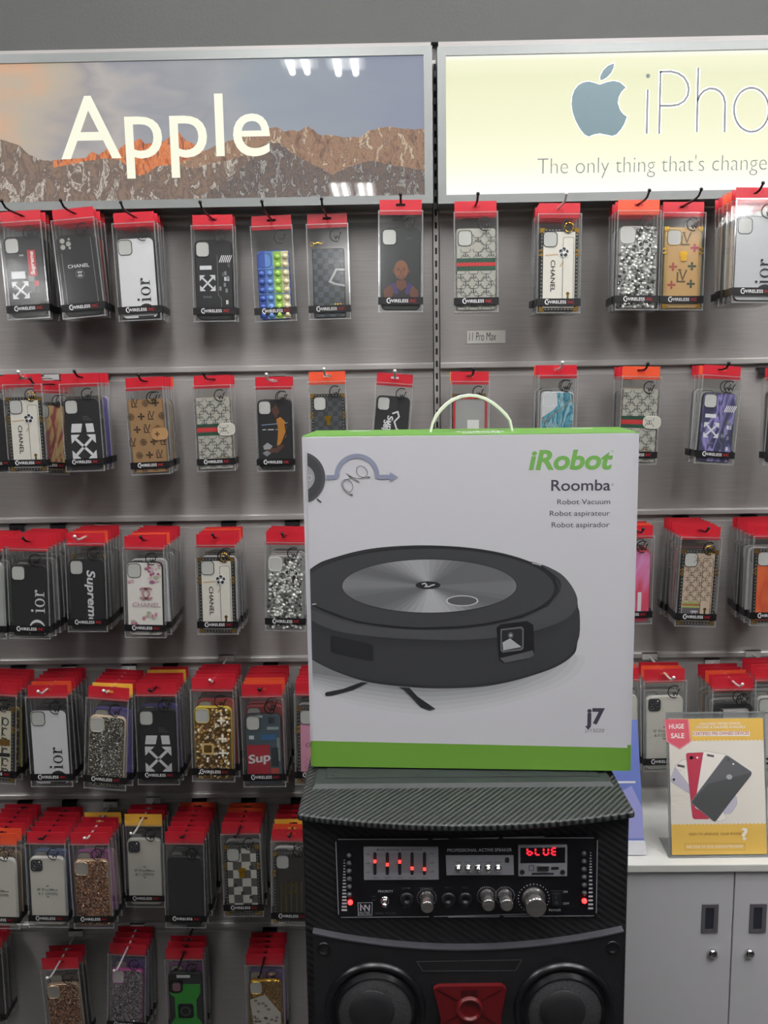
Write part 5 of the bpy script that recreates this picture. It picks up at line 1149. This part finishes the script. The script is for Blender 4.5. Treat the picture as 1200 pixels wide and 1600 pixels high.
# lower baffle
def g(x, y): return (460+x/2.222, 1430+y/2.222)
def fg(pts): return [FP.px(*g(*p)) for p in pts]
xa, xb_ = FP.px(*g(66, 47))[0], FP.px(*g(1136, 45))[0]; zc_ = FP.px(*g(600, 103))[1]; ze = FP.px(*g(66, 47))[1]
topc = [(xa+(xb_-xa)*k/28, ze-(ze-zc_)*(1-((k-14)/14)**2)) for k in range(29)]
q = MB(); q.plate(topc[::-1]+[(xa, .06), (xb_, .06)], FP.P, 0, .010, SPK)
q.plate([topc[0]]+[(a, b+.0018) for a, b in topc]+[topc[-1]]+topc[::-1][1:-1], FP.P, 0, .0115, M('baffle_edge', (66, 66, 72), .35))
trap = fg([(425, 142), (785, 136), (764, 173), (446, 175)]); q.flat(trap, FP.P, M('port_black', (10, 10, 12), .7), .0104); q.stroke(trap, .0012, FP.P, M('baffle_edge'), True, .0108)
q.obj('lower_baffle', sp)
for cx, cy in ((105, 98), (1098, 93)):
    a, b = FP.px(*g(cx, cy)); q = MB(); q.revolve([(.0085, .010), (.0085, .012), (.0062, .012), (.0055, .006), (.0001, .006)], SPK2, lambda x_, y_, h: FP.P(a+x_, b+y_, h), 20); q.obj('screw_recess', sp)
def mesh_grille():
    m, nt, b, N, L = node_mat('woven_grille')
    tc = N('ShaderNodeTexCoord'); v = N('ShaderNodeTexVoronoi'); v.inputs['Scale'].default_value = 800; L(tc.outputs['Object'], v.inputs[0])
    r = ramp(nt, [(.25, (26, 26, 28)), (.5, (70, 70, 72))]); L(v.outputs['Distance'], r.inputs[0]); L(r.outputs[0], b.inputs['Base Color']); b.inputs['Roughness'].default_value = .45; b.inputs['Metallic'].default_value = .3; return m
GRL = mesh_grille()
for cx in (282, 931):
    a, b = FP.px(*g(cx, 305)); P = lambda x_, y_, h: FP.P(a+x_, b+y_, h); K = .0667/80*1.0
    w_ = MB(); R_ = FP.px(*g(cx+174, 305))[0]-a
    w_.revolve([(R_, .010), (R_*.97, .0155), (R_*.90, .016), (R_*.86, .012), (R_*.80, .0125), (R_*.76, .019), (R_*.74, .019)], SPK2, P, 56)
    wf = w_.obj('woofer', sp)
    w_ = MB(); w_.revolve([(R_*.745, .0165), (R_*.6, .020), (R_*.4, .0225), (R_*.2, .024), (.0001, .0245)], GRL, P, 56); w_.obj('grille', wf)
    w_ = MB(); w_.revolve([(R_*.45, .0232), (R_*.44, .0240), (R_*.25, .0255), (.0001, .026)], M('cone_black', (24, 24, 27), .6), lambda x_, y_, h: FP.P(a+x_-.004, b+y_+.006, h), 40); w_.obj('dust_cap', wf)
# red horn
HR = M('red_horn_plastic', (88, 13, 17), .35, 0, .08); HR2 = M('red_horn_dark', (54, 9, 12), .35)
hs = fg([(480, 228), (500, 219), (715, 216), (732, 228), (722, 275), (712, 330), (716, 390), (728, 460), (732, 520), (712, 540), (500, 540), (482, 520), (488, 460), (502, 390), (506, 330), (494, 275)])
q = MB(); q.plate(hs, FP.P, .010, .016, HR)
a, b = FP.px(*g(605, 293)); P = lambda x_, y_, h: FP.P(a+x_, b+y_, h)
q.revolve([(.017, .0162), (.0155, .021), (.013, .021), (.0115, .017), (.0001, .0165)], HR, P, 28)
for t in (35, 145, 215, 325): q.stroke([(a+.018*math.cos(math.radians(t)), b+.018*math.sin(math.radians(t))), (a+.05*math.cos(math.radians(t)), b+.046*math.sin(math.radians(t)))], .0022, FP.P, HR2, False, .0166)
q.flat(fg([(575, 232), (632, 230), (634, 256), (578, 258)]), FP.P, HR2, .0166)
q.flat(fg([(575, 360), (640, 360), (690, 500), (520, 500)]), FP.P, M('horn_orange_red', (160, 34, 26), .35), .0166); q.obj('horn', sp, .002)

# ------------------------------------------------------------------ the boxed robot vacuum
ZB0 = STZ+.0070
bl, br = on_z(486, 1197.5, ZB0), on_z(985.5, 1204.5, ZB0)
bu = solve_up(bl, br, (471.5, 684.5), (997.5, 673.5)); bu = Vector((0, 0, bu.z))
print('BOX', bl, br, bu, (br-bl).length, bu.length)
BP = PL(bl, br-bl, Vector((bu.x*.0, bu.y, bu.z))); bw_, bh_ = (br-bl).length, bu.length
# depth from the top's back edge
back = BP.P(0, bh_)-BP.N*.14
CARDW = M('white_carton', (206, 205, 210), .38, 0, .015, 12, bump=.05, bscale=30); GRN = M('green_carton', (104, 150, 56), .4, 0, .02); GRNT = M('green_carton_top', (82, 132, 48), .4, 0, .02)
DEP = .135
bx = empty('product_carton', BP.P(bw_/2, 0, -DEP/2), 'tall white carton with green base and robot vacuum picture on the loudspeaker', 'box')
q = MB()
gb = BP.px(700, 1161)[1]
def bbox_face(a0, a1, b0, b1, h0, h1, m): q.plate([(a0, b0), (a1, b0), (a1, b1), (a0, b1)], BP.P, h0, h1, m)
bbox_face(0, bw_, gb, bh_-.0006, -DEP, -.0008, CARDW); bbox_face(0, bw_, 0, gb, -DEP, -.0008, GRN)
q.obj('carton_body', bx, .0015)
q = MB(); bbox_face(.0, bw_, bh_-.0006, bh_+.0004, -DEP, -.0012, GRNT)
TPp = lambda a, b, h=0.0: BP.P(a, bh_+.0006+h, -DEP/2+b)
def flip(f): return lambda a, b, h=0.0: f(bw_-a, -b, h)
q.text('iRobot', flip(TPp), bw_-.262, -.012, .018, WHITE_CARD, .066, .03, .15); q.text('Roomba', flip(TPp), bw_-.262+.008, -.04, .014, WHITE_CARD, .05, .02)
for x in (.05, bw_-.07): q.flat([(x, -.045), (x+.03, -.045), (x+.03, -.038), (x, -.038)], TPp, WHITE_CARD)
q.obj('top_flap', bx)
q = MB()
fp2 = [BP.px(*p) for p in ((491, 1197), (979, 1204), (992, 676.5), (479, 683.5))]
gl, gr_ = BP.px(489, 1157), BP.px(980, 1168)
q.plate([gl, gr_, fp2[2], fp2[3]], BP.P, -.001, .0012, CARDW); q.plate([fp2[0], fp2[1], gr_, gl], BP.P, -.001, .0012, GRN)
fpan = q.obj('front_panel', bx, .0006)
q = MB(); h0 = .00125; HN = [0]
def nh(): HN[0] += 1; return h0+.00002*HN[0]
def c8(x, y): return BP.px(470+x/2.264, 830+y/2.264)
def c6(x, y): return BP.px(460+x/4.286, 640+y/4.286)
LB = c8(42, 200)[0]
def clipx(p2):
    out = []
    n = len(p2)
    def lim(b): # left print edge follows the panel edge
        t = (b-fp2[0][1])/(fp2[3][1]-fp2[0][1]); return fp2[0][0]+(fp2[3][0]-fp2[0][0])*t+.0006
    for i in range(n):
        a, b = p2[i], p2[(i+1) % n]; la, lb = a[0]-lim(a[1]), b[0]-lim(b[1])
        if la >= 0: out.append(a)
        if la*lb < 0: t = la/(la-lb); out.append((a[0]+(b[0]-a[0])*t, a[1]+(b[1]-a[1])*t))
    return out
def prs(pts, m, f=c8, k=4):
    n_ = len(pts); o_ = []
    for i in range(n_):
        p0, p1, p2_, p3 = pts[i-1], pts[i], pts[(i+1) % n_], pts[(i+2) % n_]
        for t in [j/k for j in range(k)]: o_.append(tuple(.5*(2*p1[j]+(p2_[j]-p0[j])*t+(2*p0[j]-5*p1[j]+4*p2_[j]-p3[j])*t*t+(3*p1[j]-p0[j]-3*p2_[j]+p3[j])*t**3) for j in (0, 1)))
    pr(o_, m, f)
def pr(pts, m, f=c8): p2 = clipx([f(*p) for p in pts]); q.flat(p2, BP.P, m, nh())
G = lambda v, r=.45: M('print_grey_%d' % v, (v, v+1, v+4), r, 0, .03)
for k in range(7):
    prs([(-30, 430), (500, 420), (950-22*k, 430), (1000-26*k, 470-4*k), (930-24*k, 540-9*k), (760-16*k, 600-11*k), (560-8*k, 640-15*k), (400, 645-16*k), (200, 615-15*k), (60, 570-11*k), (-30, 530-7*k)], G(200-7*k-k*k))
prs([(-60, 300), (-20, 185), (20, 145), (60, 115), (100, 98), (200, 70), (300, 55), (430, 49), (560, 55), (680, 75), (780, 100), (850, 117), (920, 155), (960, 200), (978, 250), (980, 300), (977, 400), (960, 440), (900, 480), (800, 515), (700, 540), (600, 552), (480, 555), (380, 550), (250, 535), (150, 505), (80, 475), (20, 440), (-30, 400)], G(44))
for k in range(4): prs([(-30, 260+12*k), (20, 300+12*k), (100, 345+12*k), (300, 380+12*k), (520, 386+12*k), (760, 372+12*k), (900, 330+14*k), (978, 262+16*k), (977, 395), (900, 470), (700, 530), (480, 545), (250, 525), (100, 480), (20, 430), (-30, 390)], G(48+2*k))
top_e = [(455+460*math.cos(t), 205+155*math.sin(t)) for t in np.linspace(0, 2*math.pi, 72)]
pr(top_e, G(62)); pr([(455+452*math.cos(t), 200+148*math.sin(t)) for t in np.linspace(0, 2*math.pi, 72)], G(36)); pr([(450+446*math.cos(t), 200+139*math.sin(t)) for t in np.linspace(0, 2*math.pi, 72)], G(60))
p2 = [(20, 262), (60, 285), (200, 330), (400, 348), (600, 342), (780, 310), (880, 262), (918, 205), (910, 165), (850, 117), (920, 150), (965, 205), (978, 255), (950, 300), (880, 335), (760, 366), (560, 384), (300, 375), (120, 350), (20, 300)]
prs(p2, G(70)); q.stroke([c8(*p) for p in ((45, 262), (200, 322), (400, 342), (600, 336), (780, 304), (872, 262), (912, 210), (895, 160), (850, 125))], .0016, BP.P, G(28), False, nh())
q.stroke([c8(*p) for p in ((818, 112), (838, 116), (850, 120))], .0012, BP.P, G(200), False, nh()); q.stroke([c8(*p) for p in ((40, 258), (55, 256))], .0014, BP.P, G(200), False, nh())
# brushed lid disc with a conical sheen
n = 72; hd = nh()
for k in range(n):
    t0, t1 = 2*math.pi*k/n, 2*math.pi*(k+1)/n; tm = (t0+t1)/2
    v = 96+ 84*max(0, math.cos(tm-1.5))**10 + 70*max(0, math.cos(tm+1.75))**12 + 30*max(0, math.cos(tm-3.2))**14 + 18*max(0, math.cos(tm-.1))**14
    q.poly([BP.P(*c8(455, 193), hd), BP.P(*c8(455+309*math.cos(t0), 193+95*math.sin(t0)), hd), BP.P(*c8(455+309*math.cos(t1), 193+95*math.sin(t1)), hd)][::-1], G(int(v/6)*6))
q.stroke([c8(455+309*math.cos(t), 193+95*math.sin(t)) for t in np.linspace(0, 2*math.pi, 73)[:-1]], .0008, BP.P, G(30), True, nh())
pr(ell(450, 190, 44, 14, 28), G(36)); q.stroke([c8(*p) for p in ((428, 186), (440, 183), (446, 190), (440, 195), (452, 195), (464, 190), (474, 188))], .0016, BP.P, G(200), False, nh())
pr(ell(571, 245, 57, 19, 32), G(200)); pr(ell(571, 245, 52, 16, 32), G(78))
pr([(105, 372), (112, 368), (250, 398), (258, 404), (258, 455), (250, 459), (112, 428), (106, 420)], G(36)); pr([(692, 340), (706, 328), (800, 316), (822, 330), (826, 430), (812, 448), (720, 466), (700, 455)], G(26))
pr([(706, 345), (780, 336), (788, 344), (788, 412), (780, 420), (714, 428), (706, 420)], G(92)); pr([(711, 350), (778, 342), (783, 348), (783, 408), (776, 414), (716, 421), (711, 416)], G(40)); pr([(713, 392), (740, 378), (780, 408), (716, 420)], G(170)); pr(ell(742, 367, 10, 11, 16), G(86)); pr(ell(742, 367, 5, 5, 12), G(150))
pr([(704, 448), (820, 420), (824, 436), (812, 446), (722, 464)], G(84))
pr([(86, 574), (90, 568), (150, 556), (215, 532), (240, 534), (185, 560), (110, 580), (90, 581)], G(38)); pr([(345, 550), (385, 552), (412, 582), (477, 627), (455, 632), (425, 622), (395, 590), (365, 560)], G(38))
# little robot at the edge with its path and a cable
pr(ell(40, 455, 168, 174, 48), G(74), c6); pr(ell(34, 455, 152, 162, 48), G(62), c6); pr(ell(40, 455, 98, 92, 40), G(150), c6); q.stroke([c6(*p) for p in ell(103, 455, 17, 18, 20)], .0008, BP.P, G(190), True, nh()); q.stroke([c6(*p) for p in ((152, 597), (182, 620))], .0018, BP.P, G(50), False, nh())
PATH = M('print_slate_blue', (140, 145, 166), .45)
q.stroke([c6(*p) for p in [(215, 452), (268, 452), (280, 446)]+[(420+135*math.cos(t), 440-131*math.sin(t)) for t in np.linspace(math.pi, 0, 22)]+[(556, 446), (566, 450), (645, 449)]], .0057, BP.P, PATH, False, nh()); q.flat([c6(*p) for p in ((640, 417), (640, 482), (696, 450))], BP.P, PATH, nh())
cab = [(390, 574), (365, 565), (335, 540), (316, 505), (325, 475), (355, 468), (385, 490), (392, 525), (370, 552), (340, 535), (325, 500), (345, 470), (390, 455), (350, 430), (370, 440), (435, 485), (400, 470), (365, 445), (420, 460), (470, 452), (490, 425), (475, 390), (445, 376), (420, 390), (420, 425), (450, 450), (505, 452)]
sm = []
for i in range(len(cab)-1):
    p0, p1, p2_, p3 = cab[max(0, i-1)], cab[i], cab[i+1], cab[min(len(cab)-1, i+2)]
    for t in (0, .25, .5, .75): sm.append(tuple(.5*(2*p1[j]+(p2_[j]-p0[j])*t+(2*p0[j]-5*p1[j]+4*p2_[j]-p3[j])*t*t+(3*p1[j]-p0[j]-3*p2_[j]+p3[j])*t**3) for j in (0, 1)))
q.stroke([c6(*p) for p in sm], .0008, BP.P, G(104), False, nh()); q.stroke([c6(*p) for p in ((372, 566), (392, 572))], .0026, BP.P, G(100), False, nh()); q.stroke([c6(*p) for p in ((485, 451), (508, 452))], .0020, BP.P, G(100), False, nh())
q.obj('robot_picture', fpan)
q = MB()
def btext(body, xa, xb, yb, yt, m, off=0., sh=0.):
    a, b = BP.px(xa, yb); a1, _ = BP.px(xb, yb); _, c = BP.px(xa, yt); q.text(body, BP.P, a, b, c-b, m, a1-a, off, sh, 0, h0+.0001)
IG = M('logo_green', (112, 166, 84), .45); IK = M('carton_ink', (62, 60, 72), .5)
btext('iRobot', 826, 957, 733, 704.5, IG, .032, .18); q.stroke([BP.px(*p) for p in ell(956.5, 705, 1.5, 1.5, 10)], .0004, BP.P, IG, True, h0+.0001); q.obj('maker_logo', fpan)
q = MB(); btext('Roomba', 861, 953.5, 766.5, 750, IK, .012); q.stroke([BP.px(*p) for p in ell(956.5, 757, 1.5, 1.5, 10)], .0004, BP.P, IK, True, h0+.0001)
btext('Robot Vacuum', 870.5, 953, 787.8, 780, IK); btext('Robot aspirateur', 858.8, 952.6, 805.8, 798, IK); btext('Robot aspirador', 861.7, 952, 823.7, 815.8, IK); q.obj('product_title', fpan)
q = MB(); btext('j7', 914, 944.5, 1129.5, 1107, IK, .04); btext('j715020', 914, 943.5, 1143.5, 1137.8, IK, -.01); q.obj('model_number', fpan)
# carrying handle
hy = BP.P(bw_/2, bh_, -DEP*.5).y
hp_ = [(672.5, 670), (676, 661), (681.5, 650), (688, 641), (697, 632), (706.7, 625), (719, 620), (733, 617.8), (746, 619), (757, 622.5), (770, 630), (781, 639), (790, 648), (796.5, 657), (800, 669)]
pts = [on_y(x, y, hy) for x, y in hp_]; pts[0].z = min(pts[0].z, BP.P(0, bh_, -DEP*.5).z); pts[-1].z = min(pts[-1].z, BP.P(0, bh_, -DEP*.5).z)
q = MB(); rings = []
for i, p in enumerate(pts):
    t = (pts[min(i+1, len(pts)-1)]-pts[max(i-1, 0)]).normalized(); nrm = Vector((-t.z, 0, t.x)); wy = .012; th = .0021 if 1 < i < len(pts)-2 else .0014
    rings.append([p+nrm*th+Vector((0, -wy/2, 0)), p+nrm*th+Vector((0, wy/2, 0)), p-nrm*th+Vector((0, wy/2, 0)), p-nrm*th+Vector((0, -wy/2, 0))])
q.loft(rings, M('white_strap', (226, 230, 214), .4), sm=False); q.obj('carrying_handle', bx, .0006)
